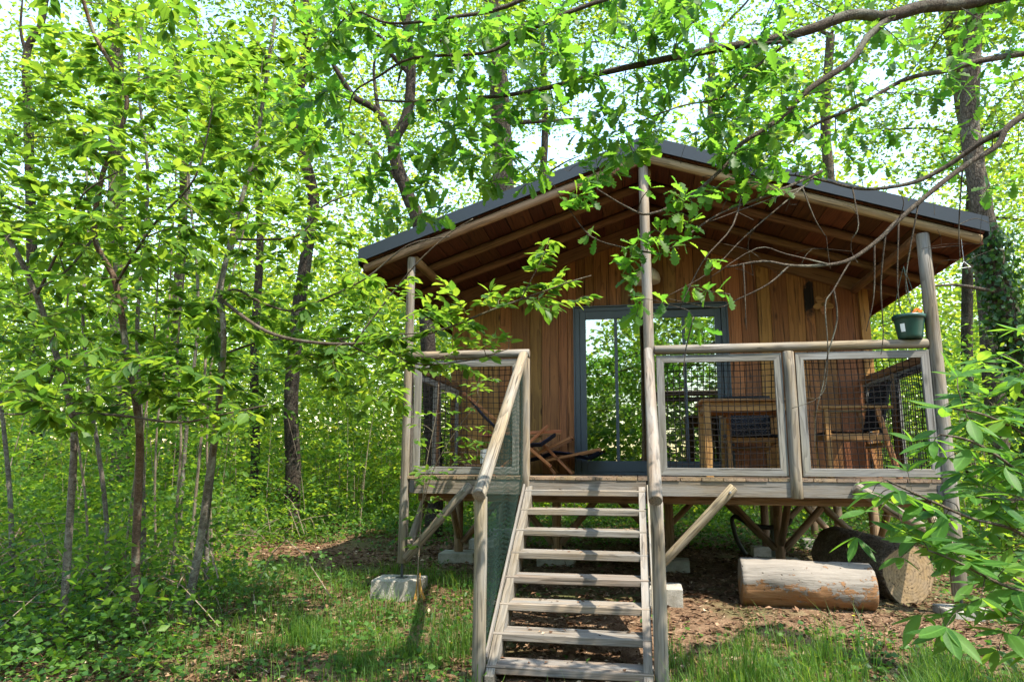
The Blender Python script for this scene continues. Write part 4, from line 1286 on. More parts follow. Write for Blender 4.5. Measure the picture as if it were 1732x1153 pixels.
# ================================================================== LEFT THICKET: young stems
random.seed(31)
def sapling(label, pts, r0, r1, mat, targets, nleaf, lsize=0.105, singles=90, extra=(), tw=0.003):
    """pts: (px,py) up the stem with a depth for each; the first is set on the ground"""
    base = ground_px(*pts[0][:2])
    d0 = depth_of(base)
    root = empty('young_tree', base); tag(root, label, 'tree', 'slender young trees on the left')
    P3 = [Vector((base.x, base.y, base.z - 0.12))] + [at(p[0], p[1], d0 + p[2]) for p in pts[1:]]
    pl = Plant()
    tr = Plant(); path = tr.limb(P3, r0 * .85, r1, 10, 6, 0.05); tr.wood.build('trunk', mat, root, True)
    pl.nodes = [p for p in path[len(path) // 4:]]; pl.rad = [0.012] * len(pl.nodes)
    for e in extra:
        ex = [at(p[0], p[1], d0 + p[2]) for p in e]
        i = pl.nearest(ex[0]); pl.limb([pl.nodes[i]] + ex[1:] if len(ex) > 1 else ex, min(0.016, pl.rad[i]), 0.005, 6, 5)
    for (x0, x1, y0, y1, da, db, n) in targets:
        for q in range(int(n * 1.5)):
            tgt = at(random.uniform(x0, x1), random.uniform(y0, y1), d0 + random.uniform(da, db))
            if tgt.z < -1.1: continue
            P = pl.twig(tgt, tw)
            pl.leafy(P, nleaf + 2, lsize * 1.12)
    pl.finish(root, 'oval', M_LEAF, M_LEAF1, M_TWIG, singles)
    return root

sapling('dark slim stem at the far left, bending left towards its top', [(104, 1095), (118, 880, 0), (124, 720, .05), (98, 610, .1), (62, 500, .0), (10, 395, -.1), (-60, 300, -.2)], 0.036, 0.016, M_SAPBARK,
        [(-60, 190, 330, 700, -1.2, .6, 46), (-40, 160, 130, 400, -.6, .8, 38)], 7, extra=([(60, 500, 0), (110, 400, -.2), (140, 330, -.3), (200, 290, -.4)], [(100, 615, 0), (60, 690, -.4), (0, 700, -.6)], [(124, 700, 0), (200, 702, -.3), (300, 714, -.5), (380, 700, -.7), (450, 685, -.8)]))
sapling('reddish-brown straight stem, the nearest of the clump', [(229, 1075), (231, 900, 0), (236, 730, 0), (216, 610, .1), (196, 480, .1), (160, 400, .0), (175, 290, -.1), (215, 170, -.2), (160, 60, -.3), (130, -40, -.4)], 0.042, 0.012, M_SAPRED,
        [(60, 380, 130, 480, -1.1, .7, 70), (60, 330, -60, 200, -.8, .6, 46), (80, 300, 480, 700, -.9, .5, 26), (20, 440, 600, 735, -1.3, -.3, 34)], 7, extra=([(160, 400, 0), (110, 460, -.3), (40, 500, -.5)], [(198, 480, 0), (260, 380, -.3), (330, 300, -.5), (360, 180, -.5)]))
sapling('pale grey stem standing right behind the reddish one', [(246, 985), (242, 850, 0), (238, 700, 0), (232, 560, 0), (240, 440, 0), (250, 300, 0), (235, 150, -.1), (240, 20, -.1)], 0.034, 0.012, M_SAPBARK,
        [(150, 330, 60, 460, -.6, .8, 46)], 7, singles=40)
sapling('mottled thin stem, second from the left, leaning left', [(185, 1010), (180, 880, 0), (166, 760, 0), (150, 660, 0), (140, 520, .1), (150, 380, .2), (140, 200, .2)], 0.030, 0.010, M_SAPBARK,
        [(40, 250, 230, 640, -.4, .9, 50)], 7, singles=40)
sapling('mottled grey stem that leans right and forks below the roof height', [(312, 1045), (338, 920, 0), (352, 820, 0), (368, 700, 0), (375, 600, .05), (372, 500, .05), (385, 430, .1), (405, 350, .1), (430, 260, .1), (448, 150, .1), (465, 30, .1)], 0.044, 0.014, M_SAPBARK,
        [(300, 640, 240, 560, -1.2, .6, 80), (320, 560, 30, 260, -.9, .6, 60), (400, 660, 470, 640, -.9, .3, 40), (250, 420, 480, 720, -.9, .3, 30), (430, 700, 560, 700, -.6, .4, 26)], 7, singles=140,
        extra=([(380, 605, 0), (440, 578, -.1), (500, 572, -.2), (560, 574, -.3), (620, 568, -.4), (700, 564, -.5), (740, 560, -.6)],
               [(580, 574, -.3), (640, 605, -.5), (690, 612, -.6), (760, 600, -.7)],
               [(372, 505, 0), (400, 490, -.2), (450, 515, -.3), (500, 525, -.4), (560, 500, -.5), (620, 470, -.6), (690, 415, -.7), (760, 400, -.8)],
               [(440, 420, 0), (500, 400, -.3), (545, 350, -.4), (590, 330, -.5)]))
sapling('slender pale stem in the middle of the left thicket', [(302, 930), (308, 830, 0), (318, 700, 0), (334, 560, 0), (332, 430, 0), (320, 300, 0), (345, 160, 0), (330, 20, 0)], 0.036, 0.012, M_SAPBARK,
        [(230, 420, 30, 480, -.5, .9, 66)], 7, singles=40)
sapling('thin whitish stem beside the leaning forked one', [(322, 960), (330, 850, 0), (342, 720, 0), (346, 640, 0), (356, 520, .1), (400, 400, .2), (420, 300, .2), (470, 180, .2)], 0.022, 0.010, M_PALETWIG,
        [(330, 560, 120, 420, -.3, .8, 50)], 7, singles=30)
sapling('thin grey stem at the left edge half hidden by undergrowth', [(24, 985), (18, 860, 0), (8, 740, 0), (-10, 600, 0)], 0.034, 0.018, M_SAPBARK,
        [(-60, 90, 300, 620, -.6, .6, 40)], 7, singles=40)

for lab, pts, ra in (('thin pale stem between the two leftmost dark stems', [(150, 985), (146, 860, 0), (128, 720, 0), (112, 580, .1), (120, 430, .2)], .017),
                     ('very thin whitish stem just right of the reddish one', [(268, 970), (262, 850, 0), (266, 720, 0), (282, 590, 0), (290, 430, .1), (300, 250, .1)], .016),
                     ('thin pale stem crossing behind the reddish trunk', [(208, 985), (222, 850, .1), (246, 700, .1), (262, 560, .1), (270, 400, .1)], .015),
                     ('thin pale-barked stem close left of the leaning forked one', [(290, 1000), (298, 880, 0), (306, 740, 0), (300, 600, 0), (312, 450, 0), (318, 280, 0)], .018),
                     ('slim whitish stem at the right side of the clump', [(365, 985), (356, 870, 0), (350, 740, 0), (360, 600, 0), (392, 470, .1), (420, 360, .1)], .016)):
    sapling(lab, pts, ra, .008, M_PALETWIG, [(pts[-1][0] - 80, pts[-1][0] + 80, pts[-1][1] - 60, pts[-1][1] + 160, -.3, .5, 9)], 5, singles=12)

# leafy spray reaching right in front of the porch roof, on its own arching sapling behind the clump
random.seed(77)
rt = ground_px(352, 1000); root = empty('young_tree', (rt.x, rt.y, rt.z)); tag(root, 'arching sapling whose leafy spray reaches across the porch gable', 'tree', 'slender young trees on the left')
pl = Plant()
def AT(l): return [at(*p) for p in l]
pl.limb(AT([(372, 505, 5.0), (450, 560, 4.7), (540, 580, 4.5), (640, 578, 4.4), (740, 560, 4.3), (830, 525, 4.25), (900, 500, 4.2), (960, 478, 4.2), (1000, 466, 4.2)]), 0.014, 0.003, 6)
pl.limb(AT([(880, 508, 4.22), (900, 470, 4.2), (920, 430, 4.2), (930, 402, 4.2)]), 0.005, 0.002, 5)
pl.limb(AT([(640, 578, 4.4), (700, 615, 4.35), (790, 610, 4.3), (860, 590, 4.3)]), 0.007, 0.003, 5)
pl.limb(AT([(600, 578, 4.45), (660, 500, 4.45), (710, 440, 4.4), (760, 395, 4.4), (800, 370, 4.4)]), 0.007, 0.003, 5)
for (x0, x1, y0, y1, n) in ((640, 1000, 470, 560, 38), (905, 940, 400, 500, 9), (560, 860, 560, 640, 34), (640, 800, 470, 560, 10)):
    for q in range(n):
        f = (q + random.random()) / n
        xx = x0 + (x1 - x0) * f; yy = y0 + (y1 - y0) * random.random()
        if (x0, x1) == (640, 1000): yy = 575 - (xx - 640) * 0.27 + random.uniform(-35, 30)
        P = pl.twig(at(xx, yy, random.uniform(4.1, 4.5)), 0.0022)
        pl.leafy(P, 7, 0.092)
pl.finish(root, 'oval', M_LEAF, M_LEAF1, M_TWIG, 150)
# its stem: bends up out of the ground behind the clump
st_ = at(372, 505, 5.0)
MB().tube(smooth_path([rt - Vector((0, 0, .1)), rt + Vector((.06, -.2, .7)), st_ + Vector((0.0, 0.1, -0.45)), st_]), [0.026] * 8 + [0.02] * 8, 8).build('trunk', M_SAPBARK, root, True)

# slender sapling in front of the left railing
random.seed(78)
b0 = ground_px(706, 1018); root = empty('sapling', b0); tag(root, 'thin-stemmed sapling in front of the left railing beside its concrete block', 'sapling')
pl = Plant(); d0 = depth_of(b0)
pl.limb([b0 - Vector((0, 0, .06))] + AT([(708, 940, d0), (714, 860, d0), (722, 780, d0), (738, 700, d0), (742, 650, d0)]), 0.008, 0.002, 6)
pl.limb(AT([(716, 850, d0), (735, 790, d0 - .05), (770, 730, d0 - .1), (800, 690, d0 - .1), (812, 672, d0 - .1)]), 0.005, 0.002, 5)
for q in range(44):
    xx = random.uniform(695, 840); yy = 800 - (xx - 700) * 0.55 + random.uniform(-110, 40)
    yy = max(640, min(815, yy))
    P = pl.twig(at(xx, yy, d0 + random.uniform(-.25, .15)), 0.0016); pl.leafy(P, 3, 0.085, start=0.5)
for q in range(10):
    P = pl.twig(at(random.uniform(685, 770), random.uniform(840, 930), d0 + random.uniform(-.1, .1)), 0.0016); pl.leafy(P, 3, 0.08, start=0.5)
pl.finish(root, 'oval', M_LEAF, M_LEAF1, M_PALETWIG, 90, 'stem')
for q in range(5):
    a = Vector((random.uniform(-.04, .05), random.uniform(-.04, .04), 0))
    MB().tube([b0 + a * 1.6 - Vector((0, 0, .03)), b0 + a * .5 + Vector((0, 0, .12)), b0 + a * .3 + Vector((0, 0, random.uniform(.18, .26)))], [0.007, 0.006, 0.002], 5).build('dry_shoot', M_DRYSTEM, root)

# ================================================================== OVERHANGING OAK (trunk out of frame to the right)
random.seed(41)
orr = Vector((4.9, -3.4, 0)); orr.z = g0(orr.x, orr.y)
oak = empty('oak_tree', orr); tag(oak, 'near oak whose lobed-leaf branches hang across the top right of the view', 'oak tree')
tp = Plant(); tp.limb([orr - Vector((0, 0, .3)), orr + Vector((.05, 0, 1.2)), orr + Vector((-.05, .1, 2.8)), orr + Vector((.1, .1, 5.0)), orr + Vector((.0, .3, 8.0))], 0.26, 0.12, 14, 5, .04)
tp.wood.build('trunk', M_BARK, oak, True)
pl = Plant()
o1 = AT([(1900, -120, 4.0), (1760, -30, 3.7), (1640, 4, 3.6), (1560, 12, 3.55), (1500, 28, 3.5), (1440, 25, 3.5), (1370, 50, 3.45), (1300, 68, 3.45), (1230, 80, 3.4), (1160, 93, 3.4), (1080, 110, 3.4), (1000, 128, 3.4), (930, 148, 3.4), (850, 162, 3.4), (760, 168, 3.45), (680, 172, 3.5), (630, 168, 3.5)])
pl.limb([orr + Vector((-.1, .1, 3.3))] + o1, 0.043, 0.004, 10, 4, .05)
for i in range(len(pl.rad)): pl.rad[i] = min(pl.rad[i], 0.03)
LIMBS = [
    ([(1510, 28, 3.5), (1468, 62, 3.45), (1438, 105, 3.4), (1370, 150, 3.35), (1320, 200, 3.3), (1252, 245, 3.25), (1235, 272, 3.2), (1170, 330, 3.15), (1100, 362, 3.1), (1060, 350, 3.1), (1010, 320, 3.1)], 0.020, 0.003),
    ([(1900, 60, 4.3), (1760, 85, 4.1), (1650, 105, 4.0), (1600, 120, 3.95), (1530, 135, 3.9), (1450, 180, 3.8), (1380, 210, 3.75), (1330, 245, 3.7), (1250, 290, 3.7)], 0.028, 0.003),
    ([(1900, 120, 3.6), (1760, 180, 3.45), (1705, 215, 3.4), (1688, 245, 3.38), (1640, 275, 3.35), (1590, 312, 3.3), (1520, 372, 3.25), (1490, 402, 3.2), (1440, 438, 3.15), (1390, 449, 3.1), (1335, 449, 3.05), (1290, 442, 3.0), (1230, 452, 3.0)], 0.021, 0.004),
    ([(1700, 222, 3.4), (1660, 240, 3.45), (1600, 282, 3.5), (1540, 310, 3.5), (1460, 320, 3.5), (1390, 305, 3.5), (1330, 296, 3.5), (1270, 305, 3.5)], 0.017, 0.003),
    ([(1250, 78, 3.4), (1340, 70, 3.4), (1330, 75, 3.4), (1270, 120, 3.35), (1220, 165, 3.3), (1150, 180, 3.3), (1060, 215, 3.3)], 0.010, 0.003),
    ([(1180, -60, 3.3), (1080, -20, 3.3), (960, 22, 3.3), (880, 60, 3.3), (820, 90, 3.3), (700, 98, 3.35), (640, 130, 3.4), (600, 155, 3.4), (590, 190, 3.4)], 0.014, 0.003),
    ([(1000, -60, 3.1), (860, 10, 3.1), (760, 30, 3.1), (660, 40, 3.15), (600, 20, 3.2), (560, 60, 3.2)], 0.012, 0.003),
    ([(1390, 290, 3.5), (1300, 330, 3.3), (1220, 360, 3.2), (1160, 400, 3.1), (1120, 430, 3.0)], 0.008, 0.002),
    ([(1120, 430, 3.0), (1060, 420, 3.0), (1000, 400, 3.0), (960, 350, 3.0)], 0.005, 0.002),
    ([(1260, 300, 3.3), (1240, 380, 3.1), (1190, 440, 3.0), (1150, 520, 2.95)], 0.005, 0.002)]
for pts, ra, rb_ in LIMBS:
    P3 = AT(pts)
    if pts[0][0] >= 1800: P3 = [orr + Vector((-.1, .15, max(1.6, P3[0].z - 0.2)))] + P3
    pl.limb(P3, ra, rb_, 7, 4, .05)
def cluster(c, n, size):
    """rosette of lobed leaves at a twig end"""
    P = pl.twig(c, 0.0024, below=0.1)
    t = (Vector(P[-1]) - Vector(P[-2])).normalized()
    for k in range(n):
        a = 2 * math.pi * (k + random.random()) / n
        u = t.orthogonal().normalized(); w = t.cross(u)
        ax = t * random.uniform(0.1, 0.9) + (u * math.cos(a) + w * math.sin(a)) * random.uniform(0.7, 1.1) + Vector((0, 0, -0.25))
        pl.leaf(Vector(P[-1]) - t * random.uniform(0, 0.07), ax, Vector((random.uniform(-.6, .6), random.uniform(-.9, .3), 1)), size * random.uniform(0.65, 1.15))
#       x0    x1    y0   y1   d0   d1   n  leaves size
AREAS = [
    (520, 760, -40, 110, 3.0, 3.5, 34, 6, .105), (460, 620, 60, 260, 3.2, 3.8, 18, 6, .105),
    (700, 960, 10, 330, 3.0, 3.6, 70, 6, .105), (620, 760, 230, 380, 3.3, 3.7, 20, 6, .105),
    (900, 1180, -30, 140, 3.0, 3.7, 38, 6, .105), (950, 1150, 140, 300, 3.1, 3.6, 24, 6, .105),
    (1080, 1340, -30, 230, 3.1, 3.8, 56, 6, .105), (1200, 1480, 80, 300, 3.3, 4.0, 34, 6, .10),
    (1400, 1732, -30, 170, 3.4, 4.2, 34, 6, .105), (1240, 1330, 220, 330, 3.1, 3.4, 10, 6, .105),
    (950, 1010, 300, 400, 2.95, 3.05, 6, 5, .088), (1100, 1180, 290, 420, 2.95, 3.05, 6, 5, .088),
    (1060, 1270, 370, 500, 2.9, 3.0, 9, 5, .088), (1020, 1090, 420, 470, 2.9, 3.0, 3, 5, .088),
    (1050, 1120, 500, 540, 2.9, 3.0, 3, 5, .10), (1150, 1210, 520, 560, 2.9, 3.0, 2, 4, .11), (1100, 1220, 310, 390, 3.0, 3.1, 4, 5, .09),
    (1180, 1260, 250, 330, 3.1, 3.3, 6, 6, .105), (1500, 1732, 170, 330, 3.6, 4.3, 10, 5, .10)]
for (x0, x1, y0, y1, da, db, n, nl, s_) in AREAS:
    for q in range(int(n * (1.6 if y1 < 340 else 1.35))):
        cluster(at(random.uniform(x0, x1), random.uniform(y0, y1), random.uniform(da, db)), nl, s_ * .9)
# crown above and outside the frame: shades the stairs in patches
for q in range(60):
    c = Vector((random.uniform(1.8, 6.4), random.uniform(-7.0, -4.7), random.uniform(3.2, 6.0)))
    px_, py_, z_ = project(np.array([c]))
    if z_[0] > 0.3 and py_[0] > -60: continue
    pl.leaf(c, Vector((1, 0, 0)), Vector((0, 0, 1)), .01)
    for k in range(14):
        p = c + Vector((random.gauss(0, .22), random.gauss(0, .22), random.gauss(0, .12)))
        pl.leaf(p, Vector((random.uniform(-1, 1), random.uniform(-1, 1), random.uniform(-.5, .2))), Vector((random.uniform(-.5, .5), random.uniform(-.5, .5), 1)), .11 * random.uniform(.7, 1.2))
# bare dangling twigs
for pts in ([(1440, 440, 3.15), (1410, 490, 3.1), (1396, 515, 3.08), (1400, 580, 3.05), (1398, 640, 3.05), (1385, 672, 3.05), (1340, 690, 3.05)],
            [(1412, 490, 3.1), (1416, 540, 3.1), (1400, 600, 3.1), (1392, 650, 3.1), (1380, 700, 3.1), (1378, 762, 3.1)],
            [(1480, 410, 3.2), (1478, 500, 3.15), (1465, 560, 3.15)], [(1500, 395, 3.2), (1490, 480, 3.2), (1494, 560, 3.2), (1490, 600, 3.2)],
            [(1520, 372, 3.25), (1518, 480, 3.2), (1524, 530, 3.2)], [(1545, 350, 3.3), (1532, 470, 3.25), (1540, 515, 3.25)],
            [(1338, 449, 3.05), (1300, 480, 3.0), (1250, 505, 3.0), (1210, 520, 3.0), (1130, 505, 2.95)],
            [(1400, 447, 3.1), (1330, 430, 3.0), (1280, 420, 3.0), (1200, 470, 2.95)], [(1262, 450, 3.0), (1260, 500, 2.98), (1262, 558, 2.97)],
            [(1380, 300, 3.5), (1330, 340, 3.3), (1260, 400, 3.2), (1200, 460, 3.1), (1130, 500, 3.0)], [(1360, 330, 3.4), (1280, 345, 3.2), (1200, 375, 3.1)],
            [(1375, 335, 3.4), (1378, 370, 3.35), (1398, 402, 3.35)], [(1448, 340, 3.4), (1452, 380, 3.4), (1440, 405, 3.4)], [(1625, 300, 3.4), (1622, 380, 3.4), (1624, 440, 3.4)],
            [(1165, 540, 2.9), (1160, 590, 2.9), (1155, 640, 2.9)]):
    P3 = AT(pts); i = pl.nearest(P3[0], 0); pl.limb([pl.nodes[i]] + P3[1:], 0.0045, 0.0016, 5, 4)
for q in range(170):
    P = pl.twig(at(random.uniform(760, 1732) if q % 3 else random.uniform(1200, 1732), random.uniform(0, 300) if q % 3 else random.uniform(150, 470), random.uniform(3.1, 3.9)), 0.0022, below=0)
pl.finish(oak, 'oak', M_OAK, M_OAK1, M_BRANCH, 300)

# ================================================================== CHESTNUT SAPLING, lower right
random.seed(52)
cb = at(1900, 1280, 2.7); cb.z = g0(cb.x, cb.y)
ch = empty('chestnut_sapling', cb); tag(ch, 'young chestnut with long glossy leaves leaning in at the lower right', 'sapling')
pl = Plant()
CL = [[(1830, 1000, 2.6), (1732, 905, 2.5), (1640, 875, 2.45), (1560, 840, 2.4), (1500, 812, 2.4)], [(1830, 1000, 2.6), (1780, 1010, 2.5), (1700, 990, 2.45), (1620, 950, 2.4), (1570, 930, 2.4)],
      [(1860, 860, 2.7), (1780, 790, 2.65), (1732, 735, 2.6), (1660, 700, 2.55), (1600, 690, 2.5)], [(1860, 860, 2.7), (1800, 860, 2.6), (1700, 780, 2.5), (1640, 745, 2.45), (1590, 735, 2.45)],
      [(1840, 1100, 2.5), (1760, 1090, 2.45), (1700, 1070, 2.4)], [(1860, 860, 2.7), (1830, 720, 2.8), (1760, 640, 2.8), (1700, 600, 2.8)], [(1830, 1000, 2.6), (1760, 860, 2.55), (1690, 845, 2.5), (1650, 840, 2.5)]]
for l in CL:
    P3 = AT(l); pl.limb([cb + Vector((0, 0, .3 if l[0][1] > 900 else .8))] + P3, 0.010, 0.003, 6)
pl.limb([cb - Vector((0, 0, .1)), cb + Vector((.05, 0, .8)), cb + Vector((0.02, 0, 1.6))], 0.02, 0.01, 8)
def spray(px_, py_, d, n, size, spreadpx=0):
    c = at(px_, py_, d); P = pl.twig(c, 0.0022, below=0)
    t = (Vector(P[-1]) - Vector(P[-2])).normalized()
    for k in range(n):
        a = 2 * math.pi * (k + .5 * random.random()) / n
        ax = Vector((math.cos(a), math.sin(a) * .8, random.uniform(-.35, .35))) + t * .5
        pl.leaf(c, ax, Vector((random.uniform(-.3, .3), random.uniform(-.6, 0), 1)), size * random.uniform(.7, 1.1))
for (x_, y_, d, n, s_) in ((1520, 830, 2.4, 6, .13), (1560, 850, 2.42, 5, .12), (1490, 815, 2.4, 4, .12), (1600, 870, 2.45, 5, .13), (1650, 840, 2.5, 6, .13), (1690, 850, 2.5, 5, .13),
                          (1590, 930, 2.4, 6, .13), (1560, 915, 2.4, 4, .12), (1640, 950, 2.42, 6, .13), (1700, 960, 2.45, 6, .14), (1720, 1000, 2.45, 5, .14), (1660, 1010, 2.4, 4, .12),
                          (1600, 690, 2.5, 6, .12), (1640, 710, 2.52, 5, .13), (1700, 710, 2.55, 6, .14), (1580, 745, 2.45, 6, .12), (1640, 760, 2.48, 5, .13), (1700, 790, 2.5, 6, .13), (1720, 640, 2.8, 6, .14), (1680, 670, 2.75, 5, .13),
                          (1700, 1070, 2.4, 6, .14), (1730, 1050, 2.42, 5, .14), (1600, 1060, 2.35, 7, .15), (1700, 880, 2.5, 5, .13), (1730, 770, 2.55, 5, .13), (1730, 560, 2.9, 5, .13), (1690, 600, 2.8, 5, .13)):
    spray(x_, y_, d, n, s_)
    spray(x_ + random.uniform(-45, 55), y_ + random.uniform(-35, 35), d + random.uniform(.1, .4), 5, s_ * .9)
    if random.random() < .8: spray(x_ + random.uniform(-40, 50), y_ + random.uniform(-25, 35), d + random.uniform(0, .3), 4, s_ * .85)
for q in range(75):
    xx = 1732 - 300 * random.random() ** 1.6; yy = random.uniform(610, 1110)
    if xx < 1560 and (yy < 780 or yy > 960): continue
    spray(xx + random.uniform(0, 60), yy, random.uniform(2.5, 3.3), 5, .125)
pl.finish(ch, 'chestnut', M_CHEST1, M_CHEST1, M_TWIG, 300)

# ================================================================== BACKGROUND TREES
def clumps(n_cl, n_leaf, center_fn, rad, flat=0.55, size=0.10, up=0.9):
    """leaf clumps: centres from center_fn, leaves spread in flattened balls"""
    C = np.array([center_fn() for _ in range(n_cl)])
    pos = np.repeat(C, n_leaf, 0) + RNG.normal(0, 1, (n_cl * n_leaf, 3)) * np.array([rad, rad, rad * flat])
    ax = RNG.normal(0, 1, pos.shape) * np.array([1, 1, .45]) + np.array([0, 0, -.15])
    nr = RNG.normal(0, .75, pos.shape) + np.array([0, 0, up])
    s = size * RNG.uniform(.6, 1.25, len(pos))
    return pos, ax, nr, s

def bg_tree(name, label, pts, r0, r1, mat, crown_c, crown_r, ncl, nlf, lsize=0.10, lmat=None, limbs=(), d0=12.0, base_px=None):
    """pts: (px,py,depth) up the trunk; lowest is dropped to the ground"""
    P3 = [at(*p) for p in pts]
    base = Vector((P3[0].x, P3[0].y, float(ground_z(P3[0].x, P3[0].y))))
    root = empty(name, base); tag(root, label, 'tree', 'trees of the wood behind the cabin')
    tr = Plant(); tr.limb([base - Vector((0, 0, .2))] + P3 if P3[0].z > base.z + 0.3 else P3, r0, r1, 12, 5, .05)
    tr.wood.build('trunk', mat, root, True)
    lb = Plant(); lb.nodes = list(tr.nodes); lb.rad = [min(r, r0 * .5) for r in tr.rad]
    for l, ra in limbs:
        L3 = AT(l); i = lb.nearest(L3[0]); lb.limb([lb.nodes[i]] + L3[1:], ra, ra * .25, 7, 5, .06)
    cc = Vector(crown_c); pool = []
    nb = max(6, ncl // 14)
    for q in range(nb):   # boughs that carry the clumps
        a = random.uniform(0, 6.28); e = random.uniform(-.5, 1); rr = random.uniform(.45, .95)
        tgt = cc + Vector((math.cos(a) * crown_r[0] * rr, math.sin(a) * crown_r[1] * rr, e * crown_r[2] * .8))
        P = lb.twig(tgt, 0.012, sides=5, below=1.0, maxr=r0 * .35); pool += P[2:]
    lb.wood.build('branches', mat, root, True)['kind'] = 'stuff'
    def cf():
        if pool and random.random() < .55:
            p = random.choice(pool); return (p.x + random.gauss(0, .25), p.y + random.gauss(0, .25), p.z + random.gauss(0, .2))
        while True:
            v = Vector((random.uniform(-1, 1), random.uniform(-1, 1), random.uniform(-1, 1)))
            if .3 < v.length < 1: return (cc.x + v.x * crown_r[0], cc.y + v.y * crown_r[1], cc.z + v.z * crown_r[2])
    pos, ax, nr, s = clumps(ncl, int(nlf * 1.5), cf, .25, .6, lsize)
    V, F = scatter(RH_V, RH_F, pos, ax, nr, s)
    stuff_mesh('crown', V, F, lmat or M_CROWN, root)
    return root
random.seed(61)
def cr(px_, py_, d): return at(px_, py_, d)
bg_tree('oak_tree', 'stout straight trunk rising behind the left roof slope', [(862, 760, 12.5), (856, 480, 12.5), (851, 320, 12.5), (846, 180, 12.5), (835, 40, 12.5), (825, -150, 12.5)], 0.24, 0.15, M_BARK, cr(850, -40, 12.5), (3.2, 2.4, 2.6), 150, 40, limbs=(([(840, 100, 12.5), (900, 30, 12.3), (960, -20, 12.0)], .07), ([(848, 210, 12.5), (920, 205, 12.3), (985, 200, 12.0)], .06)))
bg_tree('oak_tree', 'dark crooked trunk forking into twisted limbs at upper centre', [(735, 800, 11.0), (725, 600, 11.0), (712, 400, 11.0), (690, 330, 11.0), (665, 250, 11.0), (690, 190, 11.0), (695, 110, 11.0), (688, 20, 11.0), (700, -120, 11.0)], 0.15, 0.06, M_BARKDARK, cr(640, 60, 11.2), (2.6, 2.0, 2.2), 110, 36, 0.07,
        limbs=(([(668, 250, 11), (640, 190, 10.9), (600, 165, 10.8), (570, 120, 10.7), (540, 70, 10.7), (510, 50, 10.7)], .075), ([(690, 130, 11), (660, 90, 10.9), (640, 60, 10.8), (560, 20, 10.7)], .05), ([(640, 190, 11), (632, 120, 10.9), (640, 80, 10.9)], .04), ([(690, 330, 11), (620, 240, 10.9), (560, 215, 10.8)], .045)))
bg_tree('oak_tree', 'dark ivy-clad trunk left of the porch, behind the clearing', [(496, 800, 11.5), (492, 700, 11.5), (496, 620, 11.5), (505, 520, 11.5), (520, 420, 11.5), (530, 330, 11.5), (500, 200, 11.5), (520, 60, 11.5), (500, -120, 11.5)], 0.135, 0.08, M_BARKDARK, cr(500, 100, 11.5), (2.6, 2.2, 2.6), 120, 36)
bg_tree('oak_tree', 'pale straight trunk at the top left against the sky', [(205, 760, 14), (200, 500, 14), (197, 200, 14), (195, 60, 14), (190, -150, 14)], 0.19, 0.13, M_BARK, cr(180, -140, 14), (3.2, 2.4, 2.0), 90, 34)
bg_tree('oak_tree', 'forked dead-topped trunk in the top left corner', [(60, 760, 15), (55, 480, 15), (48, 200, 15), (45, 90, 15), (70, 40, 15), (85, -60, 15)], 0.15, 0.05, M_BARKDARK, cr(-40, 260, 15), (2.8, 2.2, 2.2), 80, 34, limbs=(([(47, 95, 15), (35, 50, 15), (40, -20, 15)], .05),))
bg_tree('oak_tree', 'tall mottled trunk on the right, above the roof end', [(1690, 760, 10.5), (1670, 500, 10.5), (1655, 330, 10.5), (1640, 220, 10.5), (1622, 120, 10.5), (1612, 40, 10.5), (1600, -140, 10.5)], 0.155, 0.12, M_BARK, cr(1640, -10, 10.8), (2.8, 2.4, 2.4), 130, 38, lmat=None)
iv = bg_tree('oak_tree', 'leaning ivy-covered trunk at the right edge below the roof end', [(1760, 800, 8.6), (1735, 640, 8.6), (1712, 560, 8.6), (1690, 480, 8.6), (1672, 400, 8.6), (1660, 340, 8.6), (1640, 200, 8.8), (1650, 0, 8.8)], 0.165, 0.10, M_BARK, cr(1760, 60, 9.2), (2.0, 1.8, 2.4), 80, 36, limbs=(([(1690, 490, 8.6), (1620, 482, 8.3), (1560, 486, 8.1)], .03),))
bg_tree('oak_tree', 'thin ivy-wrapped trunk between the right post and the leaning trunk', [(1640, 780, 13), (1636, 620, 13), (1636, 500, 13), (1640, 380, 13), (1650, 240, 13)], 0.12, 0.08, M_BARKDARK, cr(1620, 330, 13), (2.2, 2.0, 2.4), 90, 34)
bg_tree('oak_tree', 'slim trunk seen through leaves above the right roof slope', [(1410, 700, 15), (1408, 460, 15), (1402, 300, 15), (1396, 200, 15), (1405, 60, 15)], 0.16, 0.09, M_BARK, cr(1400, 90, 15), (2.8, 2.2, 2.6), 100, 36)
bg_tree('oak_tree', 'thin trunk with a dead side branch just left of the gable', [(925, 700, 16), (922, 420, 16), (918, 320, 16), (922, 200, 16), (915, 40, 16)], 0.11, 0.07, M_BARKDARK, cr(960, 120, 16), (2.8, 2.2, 2.4), 90, 36, limbs=(([(920, 290, 16), (955, 275, 15.8), (985, 262, 15.5)], .03),))
bg_tree('oak_tree', 'slender trunk above the ridge of the roof', [(1205, 700, 17), (1205, 400, 17), (1203, 200, 17), (1205, 60, 17)], 0.13, 0.08, M_BARK, cr(1180, 60, 17), (3.0, 2.4, 2.4), 90, 36)
bg_tree('oak_tree', 'slim dark trunk in the thicket left of the clearing', [(432, 800, 13), (430, 600, 13), (440, 400, 13), (430, 200, 13)], 0.10, 0.06, M_BARKDARK, cr(400, 250, 13.5), (2.6, 2.2, 2.6), 110, 36)
bg_tree('oak_tree', 'slim trunk hidden deep behind the left stems', [(300, 800, 15), (296, 560, 15), (310, 330, 15), (300, 100, 15)], 0.11, 0.07, M_BARK, cr(280, 220, 15), (3.0, 2.4, 2.8), 120, 36)
